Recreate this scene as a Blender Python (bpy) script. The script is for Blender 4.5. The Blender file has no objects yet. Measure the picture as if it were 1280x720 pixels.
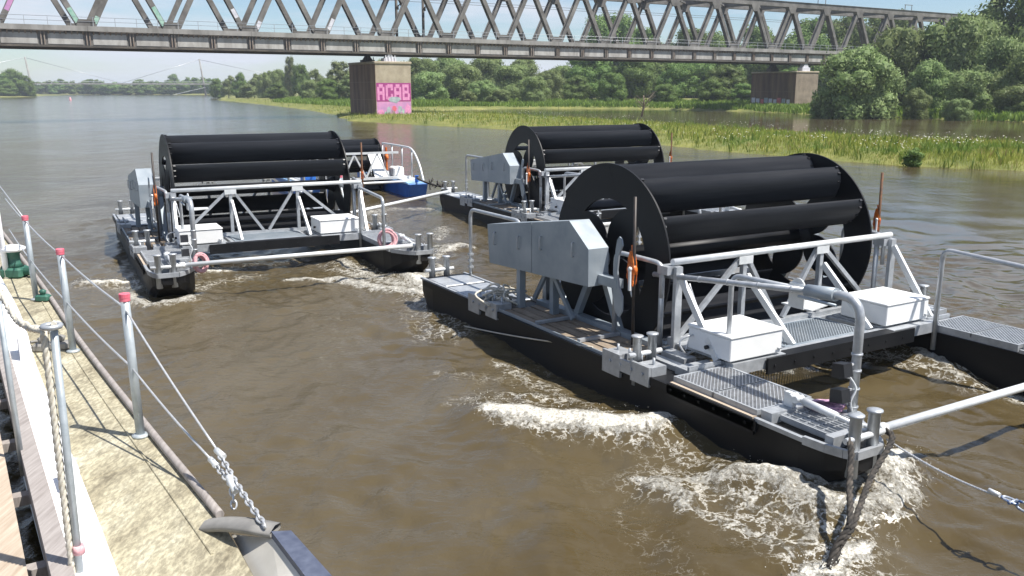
import bpy, math, random
import numpy as np
from mathutils import Vector, Matrix

# ------------------------------------------------------------------ camera, world, sun, exposure
scene = bpy.context.scene
F_PX, CAM_H = 1100.0, 4.0
PITCH = math.atan(248.0 / F_PX)
cam_d = bpy.data.cameras.new('camera'); cam = bpy.data.objects.new('camera', cam_d)
scene.collection.objects.link(cam)
cam_d.sensor_width = 36.0; cam_d.lens = 36.0 * F_PX / 1280.0
cam_d.clip_start = 0.1; cam_d.clip_end = 12000
cam.location = (0, 0, CAM_H); cam.rotation_euler = (math.pi / 2 - PITCH, 0, 0)
scene.camera = cam

SUN_TO = Vector((0.63, -0.23, 1.19)).normalized()
sun_d = bpy.data.lights.new('sun', 'SUN'); sun = bpy.data.objects.new('sun', sun_d)
scene.collection.objects.link(sun)
sun_d.energy = 5.0; sun_d.angle = math.radians(0.53); sun_d.color = (1.0, 0.955, 0.89)
sun.rotation_euler = SUN_TO.to_track_quat('Z', 'Y').to_euler(); sun.location = (20, -10, 40)

world = bpy.data.worlds.new('World'); scene.world = world; world.use_nodes = True
wn, wl = world.node_tree.nodes, world.node_tree.links
wn.clear()
w_out = wn.new('ShaderNodeOutputWorld'); w_bg = wn.new('ShaderNodeBackground'); w_bg.inputs[1].default_value = 0.076
w_sky = wn.new('ShaderNodeTexSky'); w_sky.sky_type = 'NISHITA'; w_sky.sun_disc = False
w_sky.sun_elevation = math.asin(SUN_TO.z); w_sky.sun_rotation = math.atan2(SUN_TO.x, SUN_TO.y)
w_sky.air_density = 1.0; w_sky.dust_density = 0.35; w_sky.ozone_density = 1.4
w_tc = wn.new('ShaderNodeTexCoord')
w_map = wn.new('ShaderNodeMapping'); w_map.inputs['Scale'].default_value = (1.0, 1.0, 5.0)
w_map.inputs['Location'].default_value = (0.35, 0.1, 0.22)
w_noise = wn.new('ShaderNodeTexNoise'); w_noise.inputs['Scale'].default_value = 3.4
w_noise.inputs['Detail'].default_value = 9; w_noise.inputs['Roughness'].default_value = 0.55
w_noise.inputs['Distortion'].default_value = 0.25
w_ramp = wn.new('ShaderNodeValToRGB')
w_ramp.color_ramp.elements[0].position = 0.46; w_ramp.color_ramp.elements[1].position = 0.64
w_mix = wn.new('ShaderNodeMixRGB'); w_mix.inputs[2].default_value = (6.2, 6.6, 7.4, 1)
wl.new(w_tc.outputs['Generated'], w_map.inputs[0]); wl.new(w_map.outputs[0], w_noise.inputs[0])
wl.new(w_noise.outputs[0], w_ramp.inputs[0]); wl.new(w_ramp.outputs[0], w_mix.inputs[0])
w_tint = wn.new('ShaderNodeMixRGB'); w_tint.blend_type = 'MULTIPLY'; w_tint.inputs[0].default_value = 1.0; w_tint.inputs[2].default_value = (0.84, 0.93, 1.06, 1)
wl.new(w_sky.outputs[0], w_tint.inputs[1]); wl.new(w_tint.outputs[0], w_mix.inputs[1]); wl.new(w_mix.outputs[0], w_bg.inputs[0])
wl.new(w_bg.outputs[0], w_out.inputs[0])

vs = scene.view_settings
vs.view_transform = 'Standard'; vs.look = 'None'; vs.exposure = 0.70; vs.gamma = 1.0; vs.use_curve_mapping = False
scene.render.resolution_x, scene.render.resolution_y = 1024, 576

# ------------------------------------------------------------------ helpers
COL = scene.collection
R = math.radians
rng = random.Random(7)


def un(x, y, z=0.0):
    """a point of the photograph (1280 x 720) on the level plane at height z"""
    cp, sp = math.cos(PITCH), math.sin(PITCH)
    a, b = (x - 640) / F_PX, -(y - 360) / F_PX
    d = Vector((a, cp + b * sp, -sp + b * cp))
    return Vector((0, 0, CAM_H)) + d * ((z - CAM_H) / d.z)


def far(x, depth, z=0.0):
    """a point at a given depth seen in column x"""
    return Vector(((x - 640) / F_PX * (depth * math.cos(PITCH) + (CAM_H - z) * math.sin(PITCH)), depth, z))


class MB:
    def __init__(s):
        s.v, s.f, s.s = [], [], []

    def add(s, verts, faces, smooth=False):
        o = len(s.v)
        s.v += [tuple(p) for p in verts]
        s.f += [tuple(i + o for i in q) for q in faces]
        s.s += [smooth] * len(faces)
        return s

    def box(s, c, size, rot=None):
        hx, hy, hz = [k / 2 for k in size]
        c = Vector(c)
        vs_ = [Vector((sx * hx, sy * hy, sz * hz)) for sx in (-1, 1) for sy in (-1, 1) for sz in (-1, 1)]
        if rot is not None:
            vs_ = [rot @ p for p in vs_]
        return s.add([p + c for p in vs_], [(0, 1, 3, 2), (4, 6, 7, 5), (0, 4, 5, 1), (2, 3, 7, 6), (0, 2, 6, 4), (1, 5, 7, 3)])

    def bb(s, x0, x1, y0, y1, z0, z1):
        return s.box(((x0 + x1) / 2, (y0 + y1) / 2, (z0 + z1) / 2), (abs(x1 - x0), abs(y1 - y0), abs(z1 - z0)))

    def cbox(s, x0, x1, y0, y1, z0, z1, b):
        """box with chamfered edges"""
        pts = []
        for z, i in ((z0, b), (z0 + b, 0), (z1 - b, 0), (z1, b)):
            a0, a1, c0, c1 = x0 + i, x1 - i, y0 + i, y1 - i
            k = b
            pts += [(a0 + k, c0, z), (a1 - k, c0, z), (a1, c0 + k, z), (a1, c1 - k, z),
                    (a1 - k, c1, z), (a0 + k, c1, z), (a0, c1 - k, z), (a0, c0 + k, z)]
        fs = [tuple(range(7, -1, -1)), tuple(range(24, 32))]
        for l in range(3):
            for i in range(8):
                j = (i + 1) % 8
                fs.append((l * 8 + i, l * 8 + j, l * 8 + 8 + j, l * 8 + 8 + i))
        return s.add(pts, fs)

    def beam(s, p0, p1, w, h, up=(0, 0, 1)):
        p0, p1 = Vector(p0), Vector(p1)
        d = (p1 - p0); L = d.length; d.normalize()
        u = Vector(up)
        if abs(d.dot(u)) > 0.98:
            u = Vector((0, 1, 0))
        x = d.cross(u).normalized(); z = x.cross(d)
        m = Matrix((x, d, z)).transposed()
        return s.box((p0 + p1) / 2, (w, L, h), m)

    def tube(s, p0, p1, r, n=10, r1=None, smooth=True):
        return s.path([p0, p1], r, n, r1=r1)

    def path(s, pts, r, n=10, r1=None, closed=False):
        pts = [Vector(p) for p in pts]; m = len(pts)
        if r1 is None:
            r1 = r
        rings = []
        prev = None
        for i in range(m):
            if closed:
                t = pts[(i + 1) % m] - pts[i - 1]
            else:
                t = pts[min(i + 1, m - 1)] - pts[max(i - 1, 0)]
            t.normalize()
            if prev is None:
                a = Vector((0, 0, 1)) if abs(t.z) < 0.9 else Vector((1, 0, 0))
                x = t.cross(a).normalized()
            else:
                x = (prev - t * prev.dot(t))
                x = x.normalized() if x.length > 1e-6 else t.cross(Vector((0, 0, 1))).normalized()
            prev = x; y = t.cross(x)
            rr = r + (r1 - r) * i / max(m - 1, 1)
            rings.append([pts[i] + (x * math.cos(2 * math.pi * k / n) + y * math.sin(2 * math.pi * k / n)) * rr for k in range(n)])
        o = len(s.v)
        for q in rings:
            s.v += [tuple(p) for p in q]
        seg = m if closed else m - 1
        for i in range(seg):
            a, b = o + i * n, o + ((i + 1) % m) * n
            for k in range(n):
                l = (k + 1) % n
                s.f.append((a + k, a + l, b + l, b + k)); s.s.append(True)
        if not closed:
            s.f.append(tuple(o + k for k in range(n - 1, -1, -1))); s.s.append(False)
            s.f.append(tuple(o + (m - 1) * n + k for k in range(n))); s.s.append(False)
        return s

    def prism(s, poly, a0, a1, axis='x'):
        """polygon in the two other axes extruded along one axis"""
        def P(a, p, q):
            return {'x': (a, p, q), 'y': (p, a, q), 'z': (p, q, a)}[axis]
        n = len(poly)
        vs_ = [P(a0, *p) for p in poly] + [P(a1, *p) for p in poly]
        fs = [tuple(range(n)), tuple(range(2 * n - 1, n - 1, -1))]
        fs += [(i, i + n, (i + 1) % n + n, (i + 1) % n) for i in range(n)]
        return s.add(vs_, fs)

    def thick(s, verts, faces, a0, a1):
        """flat mesh in y,z given thickness along x"""
        n = len(verts)
        vs_ = [(a0, p[0], p[1]) for p in verts] + [(a1, p[0], p[1]) for p in verts]
        fs, cnt = [], {}
        for q in faces:
            fs.append(tuple(q)); fs.append(tuple(i + n for i in reversed(q)))
            for i in range(len(q)):
                e = (q[i], q[(i + 1) % len(q)])
                if e[0] == e[1]:
                    continue
                k = tuple(sorted(e)); cnt.setdefault(k, []).append(e)
        for k, es in cnt.items():
            if len(es) == 1:
                a, b = es[0]
                fs.append((b, a, a + n, b + n))
        return s.add(vs_, fs)

    def lathe(s, prof, c=(0, 0, 0), n=16, axis='z'):
        c = Vector(c); rings = []
        o = len(s.v)
        for r, h in prof:
            for k in range(n):
                a = 2 * math.pi * k / n
                p = (r * math.cos(a), r * math.sin(a), h)
                if axis == 'x':
                    p = (p[2], p[0], p[1])
                if axis == 'y':
                    p = (p[1], p[2], p[0])
                s.v.append(tuple(c + Vector(p)))
        for i in range(len(prof) - 1):
            for k in range(n):
                l = (k + 1) % n
                s.f.append((o + i * n + k, o + i * n + l, o + (i + 1) * n + l, o + (i + 1) * n + k)); s.s.append(True)
        s.f.append(tuple(o + k for k in range(n - 1, -1, -1))); s.s.append(False)
        s.f.append(tuple(o + (len(prof) - 1) * n + k for k in range(n))); s.s.append(False)
        return s

    def build(s, name, mat, parent=None, **kw):
        me = bpy.data.meshes.new(name)
        me.from_pydata(s.v, [], s.f); me.update()
        me.polygons.foreach_set('use_smooth', s.s)
        me.materials.append(mat)
        return link(name, me, parent, **kw)


def link(name, me, parent=None, label=None, cat=None, group=None, kind=None, loc=None, rot=None):
    o = bpy.data.objects.new(name, me); COL.objects.link(o)
    if parent is not None:
        o.parent = parent
    if loc is not None:
        o.location = loc
    if rot is not None:
        o.rotation_euler = rot
    tag(o, label, cat, group, kind)
    return o


def tag(o, label=None, cat=None, group=None, kind=None):
    if label: o['label'] = label
    if cat: o['category'] = cat
    if group: o['group'] = group
    if kind: o['kind'] = kind


def empty(name, loc, rz=0, label=None, cat=None, group=None):
    o = bpy.data.objects.new(name, None); COL.objects.link(o)
    o.location = loc; o.rotation_euler = (0, 0, rz); o.empty_display_size = 0.3
    tag(o, label, cat, group)
    return o


def copy_tree(o, parent=None):
    c = o.copy(); COL.objects.link(c); c.parent = parent
    for ch in o.children:
        copy_tree(ch, c)
    return c


def fillet(pts, rad, seg=6):
    pts = [Vector(p) for p in pts]; out = [pts[0]]
    for i in range(1, len(pts) - 1):
        a, b, c = pts[i - 1], pts[i], pts[i + 1]
        d0, d1 = (a - b), (c - b)
        r = min(rad, d0.length * 0.49, d1.length * 0.49)
        p0, p1 = b + d0.normalized() * r, b + d1.normalized() * r
        for k in range(seg + 1):
            t = k / seg
            out.append(p0 * (1 - t) ** 2 + b * 2 * t * (1 - t) + p1 * t ** 2)
    out.append(pts[-1])
    return out


def curve(pts, n=40):
    """smooth Catmull-Rom through the points"""
    pts = [Vector(p) for p in pts]
    q = [pts[0] * 2 - pts[1]] + pts + [pts[-1] * 2 - pts[-2]]
    out = []
    m = len(pts) - 1
    for i in range(n + 1):
        f = min(i / n * m, m - 1e-6); k = int(f); t = f - k
        a, b, c, d = q[k:k + 4]
        out.append(0.5 * (2 * b + (c - a) * t + (2 * a - 5 * b + 4 * c - d) * t * t + (3 * b - a - 3 * c + d) * t ** 3))
    return out


def rope_mesh(mb, pts, r, twist=9.0, n=6):
    """three laid strands along a path"""
    pts = [Vector(p) for p in pts]
    L = 0; acc = [0]
    for i in range(1, len(pts)):
        L += (pts[i] - pts[i - 1]).length; acc.append(L)
    for st in range(3):
        out = []
        for i, p in enumerate(pts):
            t = (pts[min(i + 1, len(pts) - 1)] - pts[max(i - 1, 0)]).normalized()
            x = t.cross(Vector((0.3, 0.2, 0.93))).normalized(); y = t.cross(x)
            a = acc[i] / r * 0.09 * twist + st * 2 * math.pi / 3
            out.append(p + (x * math.cos(a) + y * math.sin(a)) * r * 0.52)
        mb.path(out, r * 0.56, n)
    return mb


# ------------------------------------------------------------------ materials
def nt(name):
    m = bpy.data.materials.new(name); m.use_nodes = True
    return m, m.node_tree.nodes, m.node_tree.links, m.node_tree.nodes['Principled BSDF']


def mat(name, col, rough=0.5, metal=0.0, var=0.15, scale=6.0, col2=None, bump=0.0, bscale=40, thr=(0.35, 0.7), stretch=None, spec=None, coords='Object'):
    m, N, L, P = nt(name)
    P.inputs['Roughness'].default_value = rough; P.inputs['Metallic'].default_value = metal
    if spec is not None:
        P.inputs['Specular IOR Level'].default_value = spec
    tc = N.new('ShaderNodeTexCoord'); src = tc.outputs[coords]
    if stretch:
        mp = N.new('ShaderNodeMapping'); mp.inputs['Scale'].default_value = stretch
        L.new(src, mp.inputs[0]); src = mp.outputs[0]
    nz = N.new('ShaderNodeTexNoise'); nz.inputs['Scale'].default_value = scale; nz.inputs['Detail'].default_value = 7
    nz.inputs['Roughness'].default_value = 0.62
    L.new(src, nz.inputs[0])
    rp = N.new('ShaderNodeValToRGB'); rp.color_ramp.elements[0].position = thr[0]; rp.color_ramp.elements[1].position = thr[1]
    c2 = col2 if col2 else tuple(c * (1 + var) for c in col)
    c1 = col if col2 else tuple(c * (1 - var) for c in col)
    rp.color_ramp.elements[0].color = (*c1, 1); rp.color_ramp.elements[1].color = (*c2, 1)
    L.new(nz.outputs[0], rp.inputs[0]); L.new(rp.outputs[0], P.inputs['Base Color'])
    mr = N.new('ShaderNodeMapRange'); mr.inputs[3].default_value = max(0.03, rough - 0.12); mr.inputs[4].default_value = min(1, rough + 0.12)
    L.new(nz.outputs[0], mr.inputs[0]); L.new(mr.outputs[0], P.inputs['Roughness'])
    if bump:
        b = N.new('ShaderNodeBump'); b.inputs['Strength'].default_value = bump; b.inputs['Distance'].default_value = 0.02
        n2 = N.new('ShaderNodeTexNoise'); n2.inputs['Scale'].default_value = bscale; n2.inputs['Detail'].default_value = 6
        L.new(src, n2.inputs[0]); L.new(n2.outputs[0], b.inputs['Height']); L.new(b.outputs[0], P.inputs['Normal'])
    return m


M = {}
M['galv'] = mat('galvanised_steel', (0.36, 0.38, 0.40), 0.42, 0.45, scale=9, col2=(0.50, 0.52, 0.54))
M['galv_sheet'] = mat('galvanised_sheet', (0.22, 0.27, 0.315), 0.42, 0.3, scale=2.0, col2=(0.40, 0.435, 0.46), bump=0.04, bscale=6, thr=(0.25, 0.8))
M['galv_white'] = mat('bright_galvanised', (0.62, 0.64, 0.64), 0.4, 0.25, scale=7, col2=(0.74, 0.75, 0.75))
M['black'] = mat('black_plastic', (0.005, 0.0055, 0.007), 0.5, 0, scale=3, col2=(0.010, 0.0105, 0.012), spec=0.3)
M['blade'] = mat('black_blade_plastic', (0.017, 0.018, 0.021), 0.45, 0, scale=2.2, col2=(0.044, 0.045, 0.049), stretch=(0.25, 4, 4), thr=(0.3, 0.8), bump=0.12, bscale=9)
M['hull'] = mat('black_hull', (0.006, 0.0065, 0.008), 0.5, 0, scale=1.4, col2=(0.013, 0.012, 0.011), stretch=(1, 0.5, 3), spec=0.3)
M['white'] = mat('white_box_paint', (0.74, 0.75, 0.74), 0.45, 0, scale=3, col2=(0.82, 0.82, 0.81))
M['orange'] = mat('orange_paint', (0.42, 0.075, 0.012), 0.45, 0, scale=18, col2=(0.72, 0.20, 0.03))
M['rust'] = mat('rusty_rod', (0.05, 0.025, 0.013), 0.7, 0.2, scale=20, col2=(0.16, 0.07, 0.03))
M['darkrod'] = mat('dark_steel', (0.03, 0.03, 0.032), 0.5, 0.4, scale=12, col2=(0.07, 0.055, 0.045))
M['plank'] = mat('wet_deck_planks', (0.16, 0.12, 0.085), 0.7, 0, scale=5, col2=(0.34, 0.28, 0.21), stretch=(6, 0.6, 1))
M['rope_w'] = mat('pale_rope', (0.45, 0.41, 0.33), 0.85, 0, scale=40, col2=(0.66, 0.63, 0.55))
M['rope_d'] = mat('tarred_rope', (0.022, 0.02, 0.018), 0.9, 0, scale=16, col2=(0.13, 0.11, 0.09), thr=(0.42, 0.8))
M['rope_p'] = mat('pink_rope', (0.46, 0.20, 0.23), 0.8, 0, scale=30, col2=(0.72, 0.48, 0.48))
M['rope_v'] = mat('violet_rope', (0.26, 0.12, 0.26), 0.8, 0, scale=30, col2=(0.62, 0.42, 0.5))
M['wire'] = mat('steel_wire', (0.45, 0.46, 0.47), 0.4, 0.5, scale=60, col2=(0.62, 0.63, 0.64))
M['blue'] = mat('blue_hull_paint', (0.012, 0.10, 0.42), 0.4, 0, scale=3, col2=(0.03, 0.17, 0.55))
M['bridge'] = mat('bridge_grey_paint', (0.075, 0.069, 0.061), 0.7, 0.1, scale=0.55, col2=(0.215, 0.205, 0.19), bump=0.15, bscale=3, thr=(0.3, 0.68))
M['bridge_dark'] = mat('bridge_dark_steel', (0.05, 0.046, 0.04), 0.8, 0, scale=0.8, col2=(0.13, 0.11, 0.09))  # one darker tone for bottom flanges, deck, cross girders, masts, wires
M['bridge_rust'] = mat('bridge_rust', (0.17, 0.12, 0.085), 0.8, 0, scale=0.7, col2=(0.30, 0.27, 0.24))
M['bridge_edge'] = mat('bridge_walkway_concrete', (0.17, 0.163, 0.15), 0.8, 0, scale=0.6, col2=(0.34, 0.33, 0.31), stretch=(1, 1, 0.4))
M['girder_plate'] = mat('girder_plate_paint', (0.22, 0.205, 0.185), 0.75, 0, scale=0.9, col2=(0.42, 0.41, 0.385), stretch=(1, 1, 0.3), thr=(0.3, 0.6))
M['pier'] = mat('pier_concrete', (0.30, 0.25, 0.18), 0.85, 0, scale=0.9, col2=(0.44, 0.38, 0.28), bump=0.3, bscale=2)
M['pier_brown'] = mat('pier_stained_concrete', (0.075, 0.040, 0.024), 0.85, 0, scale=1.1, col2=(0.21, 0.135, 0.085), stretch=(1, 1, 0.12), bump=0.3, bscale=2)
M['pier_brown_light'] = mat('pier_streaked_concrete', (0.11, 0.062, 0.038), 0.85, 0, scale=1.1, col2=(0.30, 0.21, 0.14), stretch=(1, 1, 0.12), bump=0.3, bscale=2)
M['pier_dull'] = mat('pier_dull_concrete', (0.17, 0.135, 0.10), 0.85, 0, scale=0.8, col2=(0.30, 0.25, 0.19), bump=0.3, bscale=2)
M['pink'] = mat('pink_spray_paint', (0.58, 0.19, 0.39), 0.7, 0, scale=2.2, col2=(0.74, 0.33, 0.54))
M['magenta'] = mat('magenta_spray_paint', (0.28, 0.03, 0.17), 0.7, 0, scale=3, col2=(0.36, 0.05, 0.22))
M['lilac'] = mat('lilac_spray_paint', (0.42, 0.22, 0.42), 0.7, 0, scale=1.2, col2=(0.66, 0.28, 0.50))
M['spray_grey'] = mat('blue_grey_spray_paint', (0.22, 0.27, 0.30), 0.7, 0, scale=2, col2=(0.45, 0.5, 0.5))
M['spray_white'] = mat('white_spray_paint', (0.5, 0.5, 0.55), 0.7, 0, scale=2, col2=(0.72, 0.72, 0.75))
M['spray_red'] = mat('red_spray_paint', (0.45, 0.08, 0.09), 0.7, 0, scale=2, col2=(0.6, 0.2, 0.2))
M['spray_green'] = mat('teal_spray_paint', (0.18, 0.38, 0.30), 0.7, 0, scale=2, col2=(0.4, 0.55, 0.45))
M['capred'] = mat('pink_red_cap', (0.58, 0.09, 0.14), 0.5, 0, scale=14, col2=(0.72, 0.20, 0.25))
M['stanchion'] = mat('stanchion_grey', (0.34, 0.38, 0.40), 0.45, 0.3, scale=12, col2=(0.46, 0.50, 0.52))
M['boat_white'] = mat('boat_white_paint', (0.66, 0.67, 0.69), 0.5, 0, scale=2.2, col2=(0.82, 0.82, 0.82), thr=(0.3, 0.5))
M['cream'] = mat('bulwark_cream_paint', (0.44, 0.42, 0.37), 0.55, 0, scale=2.4, col2=(0.56, 0.54, 0.49))
M['navy'] = mat('navy_cap_paint', (0.055, 0.065, 0.10), 0.5, 0, scale=14, col2=(0.10, 0.115, 0.16))
M['greycap'] = mat('grey_cap_paint', (0.17, 0.165, 0.155), 0.6, 0, scale=6, col2=(0.28, 0.27, 0.25))
M['boat_hull'] = mat('boat_hull_paint', (0.05, 0.05, 0.055), 0.6, 0, scale=2, col2=(0.12, 0.11, 0.10))
M['gang_wood'] = mat('gangway_wood', (0.34, 0.27, 0.20), 0.8, 0, scale=3, col2=(0.50, 0.42, 0.33), stretch=(9, 0.7, 1), bump=0.2, bscale=8)
M['gang_edge'] = mat('gangway_weathered_beam', (0.22, 0.195, 0.18), 0.8, 0, scale=4, col2=(0.36, 0.33, 0.31), stretch=(9, 0.7, 1))
M['green'] = mat('winch_green_paint', (0.02, 0.085, 0.06), 0.5, 0, scale=9, col2=(0.06, 0.17, 0.12))
M['lamp_black'] = mat('black_housing', (0.012, 0.012, 0.014), 0.45, 0, scale=9)
M['cable_blue'] = mat('blue_shackle', (0.05, 0.12, 0.30), 0.4, 0.4, scale=25, col2=(0.4, 0.43, 0.47), thr=(0.42, 0.5))
M['bark'] = mat('bark', (0.07, 0.055, 0.04), 0.9, 0, scale=3, col2=(0.14, 0.115, 0.09), stretch=(1, 1, 0.3))
M['dead'] = mat('dead_wood', (0.16, 0.12, 0.085), 0.9, 0, scale=3, col2=(0.26, 0.21, 0.16))
M['buoy'] = mat('pink_buoy', (0.62, 0.30, 0.32), 0.5)


def deck_mat():
    m, N, L, P = nt('weathered_cream_deck')
    tc0 = N.new('ShaderNodeTexCoord'); mpd = N.new('ShaderNodeMapping'); mpd.inputs['Rotation'].default_value = (0, 0, R(-35)); mpd.inputs['Scale'].default_value = (1.5, 0.55, 1)
    L.new(tc0.outputs['Object'], mpd.inputs[0])
    class tc: outputs = {'Object': mpd.outputs[0]}
    def noise(sc, det, ro):
        n = N.new('ShaderNodeTexNoise'); n.inputs['Scale'].default_value = sc; n.inputs['Detail'].default_value = det
        n.inputs['Roughness'].default_value = ro; L.new(tc.outputs['Object'], n.inputs[0]); return n
    def ramp(n, stops):
        r = N.new('ShaderNodeValToRGB'); e = r.color_ramp.elements
        e[0].position, e[0].color = stops[0][0], (*stops[0][1], 1); e[1].position, e[1].color = stops[-1][0], (*stops[-1][1], 1)
        for p, c in stops[1:-1]:
            k = e.new(p); k.color = (*c, 1)
        L.new(n.outputs[0], r.inputs[0]); return r
    a = ramp(noise(1.6, 8, 0.65), [(0.34, (0.30, 0.265, 0.18)), (0.50, (0.46, 0.42, 0.295)), (0.66, (0.56, 0.53, 0.40))])
    b = ramp(noise(26, 6, 0.7), [(0.42, (0.42, 0.41, 0.40)), (0.60, (1, 1, 1))])
    c = ramp(noise(5.5, 9, 0.72), [(0.36, (0.45, 0.43, 0.41)), (0.52, (1, 1, 1))])
    m1 = N.new('ShaderNodeMixRGB'); m1.blend_type = 'MULTIPLY'; m1.inputs[0].default_value = 0.7
    m2 = N.new('ShaderNodeMixRGB'); m2.blend_type = 'MULTIPLY'; m2.inputs[0].default_value = 0.6
    L.new(a.outputs[0], m1.inputs[1]); L.new(b.outputs[0], m1.inputs[2])
    L.new(m1.outputs[0], m2.inputs[1]); L.new(c.outputs[0], m2.inputs[2]); L.new(m2.outputs[0], P.inputs['Base Color'])
    P.inputs['Roughness'].default_value = 0.75
    bu = N.new('ShaderNodeBump'); bu.inputs['Strength'].default_value = 0.35; bu.inputs['Distance'].default_value = 0.01
    L.new(b.outputs[0], bu.inputs['Height']); L.new(bu.outputs[0], P.inputs['Normal'])
    return m


M['deck'] = deck_mat()


def leaf_mat(name, c1, c2, trans=0.35):
    m, N, L, P = nt(name)
    at = N.new('ShaderNodeAttribute'); at.attribute_name = 'tint'
    oi = N.new('ShaderNodeObjectInfo')
    mx = N.new('ShaderNodeMixRGB'); mx.inputs[1].default_value = (*c1, 1); mx.inputs[2].default_value = (*c2, 1)
    L.new(at.outputs['Fac'], mx.inputs[0])
    hs = N.new('ShaderNodeHueSaturation')
    mr = N.new('ShaderNodeMapRange'); mr.inputs[3].default_value = 0.8; mr.inputs[4].default_value = 1.22
    mr2 = N.new('ShaderNodeMapRange'); mr2.inputs[3].default_value = 0.485; mr2.inputs[4].default_value = 0.515
    L.new(oi.outputs['Random'], mr.inputs[0]); L.new(oi.outputs['Random'], mr2.inputs[0])
    L.new(mr.outputs[0], hs.inputs['Value']); L.new(mr2.outputs[0], hs.inputs['Hue']); L.new(mx.outputs[0], hs.inputs['Color'])
    L.new(hs.outputs[0], P.inputs['Base Color']); P.inputs['Roughness'].default_value = 0.6
    P.inputs['Specular IOR Level'].default_value = 0.25
    tr = N.new('ShaderNodeBsdfTranslucent'); L.new(hs.outputs[0], tr.inputs[0])
    ms = N.new('ShaderNodeMixShader'); ms.inputs[0].default_value = trans
    L.new(P.outputs[0], ms.inputs[1]); L.new(tr.outputs[0], ms.inputs[2])
    L.new(ms.outputs[0], N['Material Output'].inputs['Surface'])
    return m


M['willow'] = leaf_mat('willow_foliage', (0.13, 0.19, 0.052), (0.28, 0.335, 0.145), 0.27)
M['leafy'] = leaf_mat('oak_foliage', (0.085, 0.145, 0.032), (0.19, 0.26, 0.068), 0.27)
M['pale'] = leaf_mat('poplar_foliage', (0.125, 0.165, 0.055), (0.24, 0.265, 0.12), 0.27)
M['grass'] = leaf_mat('meadow_grass', (0.18, 0.235, 0.03), (0.37, 0.40, 0.085), 0.35)
M['grass_green'] = leaf_mat('lush_grass', (0.10, 0.17, 0.025), (0.20, 0.27, 0.05), 0.4)
M['straw'] = leaf_mat('dry_grass', (0.27, 0.20, 0.075), (0.42, 0.33, 0.15), 0.3)
M['flower'] = mat('white_flower_heads', (0.62, 0.62, 0.52), 0.8, 0, scale=3, col2=(0.75, 0.75, 0.68))
M['bank'] = mat('bank_soil_and_grass', (0.10, 0.12, 0.025), 0.9, 0, scale=0.35, col2=(0.24, 0.23, 0.06), bump=0.5, bscale=2.0)

# ------------------------------------------------------------------ numpy noise
NR = np.random.default_rng(11)
_perm = NR.permutation(1024)
_grad = NR.uniform(0, 2 * np.pi, 1024)


def pnoise(x, y):
    xi = np.floor(x).astype(int); yi = np.floor(y).astype(int); xf = x - xi; yf = y - yi
    def g(ix, iy, fx, fy):
        h = _grad[_perm[(ix + _perm[iy % 1024]) % 1024]]
        return np.cos(h) * fx + np.sin(h) * fy
    u = xf ** 3 * (xf * (xf * 6 - 15) + 10); v = yf ** 3 * (yf * (yf * 6 - 15) + 10)
    a = g(xi, yi, xf, yf); b = g(xi + 1, yi, xf - 1, yf); c = g(xi, yi + 1, xf, yf - 1); d = g(xi + 1, yi + 1, xf - 1, yf - 1)
    return (a * (1 - u) + b * u) * (1 - v) + (c * (1 - u) + d * u) * v


def fbm(x, y, o=4, ro=0.5):
    r = 0; a = 1.0
    for i in range(o):
        r = r + a * pnoise(x + i * 17.3, y - i * 9.1); x = x * 2.03; y = y * 2.03; a *= ro
    return r


def seg_dist(X, Y, pts, t_out=False):
    best = np.full(X.shape, 1e9); bt = np.zeros(X.shape)
    for i in range(len(pts) - 1):
        ax, ay = pts[i][0], pts[i][1]; bx, by = pts[i + 1][0], pts[i + 1][1]
        dx, dy = bx - ax, by - ay
        t = np.clip(((X - ax) * dx + (Y - ay) * dy) / (dx * dx + dy * dy + 1e-12), 0, 1)
        d = np.hypot(X - ax - t * dx, Y - ay - t * dy)
        m = d < best
        best = np.where(m, d, best); bt = np.where(m, (i + t) / (len(pts) - 1), bt)
    return (best, bt) if t_out else best


def inside(X, Y, poly):
    r = np.zeros(X.shape, bool)
    n = len(poly)
    for i in range(n):
        x0, y0 = poly[i]; x1, y1 = poly[(i + 1) % n]
        if y0 == y1:
            continue
        c = ((y0 > Y) != (y1 > Y)) & (X < (x1 - x0) * (Y - y0) / (y1 - y0) + x0)
        r ^= c
    return r


def grow(a, b, step, lo, hi, g=1.14):
    """coordinates with even step on a..b, growing outward to lo and hi"""
    mid = list(np.arange(a, b + step / 2, step))
    up, s, x = [], step, mid[-1]
    while x < hi:
        s *= g; x += s; up.append(min(x, hi))
    dn, s, x = [], step, mid[0]
    while x > lo:
        s *= g; x -= s; dn.append(max(x, lo))
    return np.array(dn[::-1] + mid + up)


def grid_mesh(name, xs, ys, Z):
    nx, ny = len(xs), len(ys)
    X, Y = np.meshgrid(xs, ys)
    co = np.stack([X.ravel(), Y.ravel(), Z.ravel()], 1)
    i = (np.arange(ny - 1)[:, None] * nx + np.arange(nx - 1)[None]).ravel()
    q = np.stack([i, i + 1, i + nx + 1, i + nx], 1)
    return raw_mesh(name, co, q)


def raw_mesh(name, co, faces, smooth=True):
    k = faces.shape[1]
    me = bpy.data.meshes.new(name)
    me.vertices.add(len(co)); me.vertices.foreach_set('co', co.astype(np.float32).ravel())
    me.loops.add(faces.size); me.loops.foreach_set('vertex_index', faces.astype(np.int32).ravel())
    me.polygons.add(len(faces))
    me.polygons.foreach_set('loop_start', np.arange(0, faces.size, k, dtype=np.int32))
    me.polygons.foreach_set('use_smooth', np.full(len(faces), smooth))
    me.update(calc_edges=True)
    return me


def vattr(me, name, vals):
    a = me.attributes.new(name, 'FLOAT', 'POINT'); a.data.foreach_set('value', vals.astype(np.float32).ravel())


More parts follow.
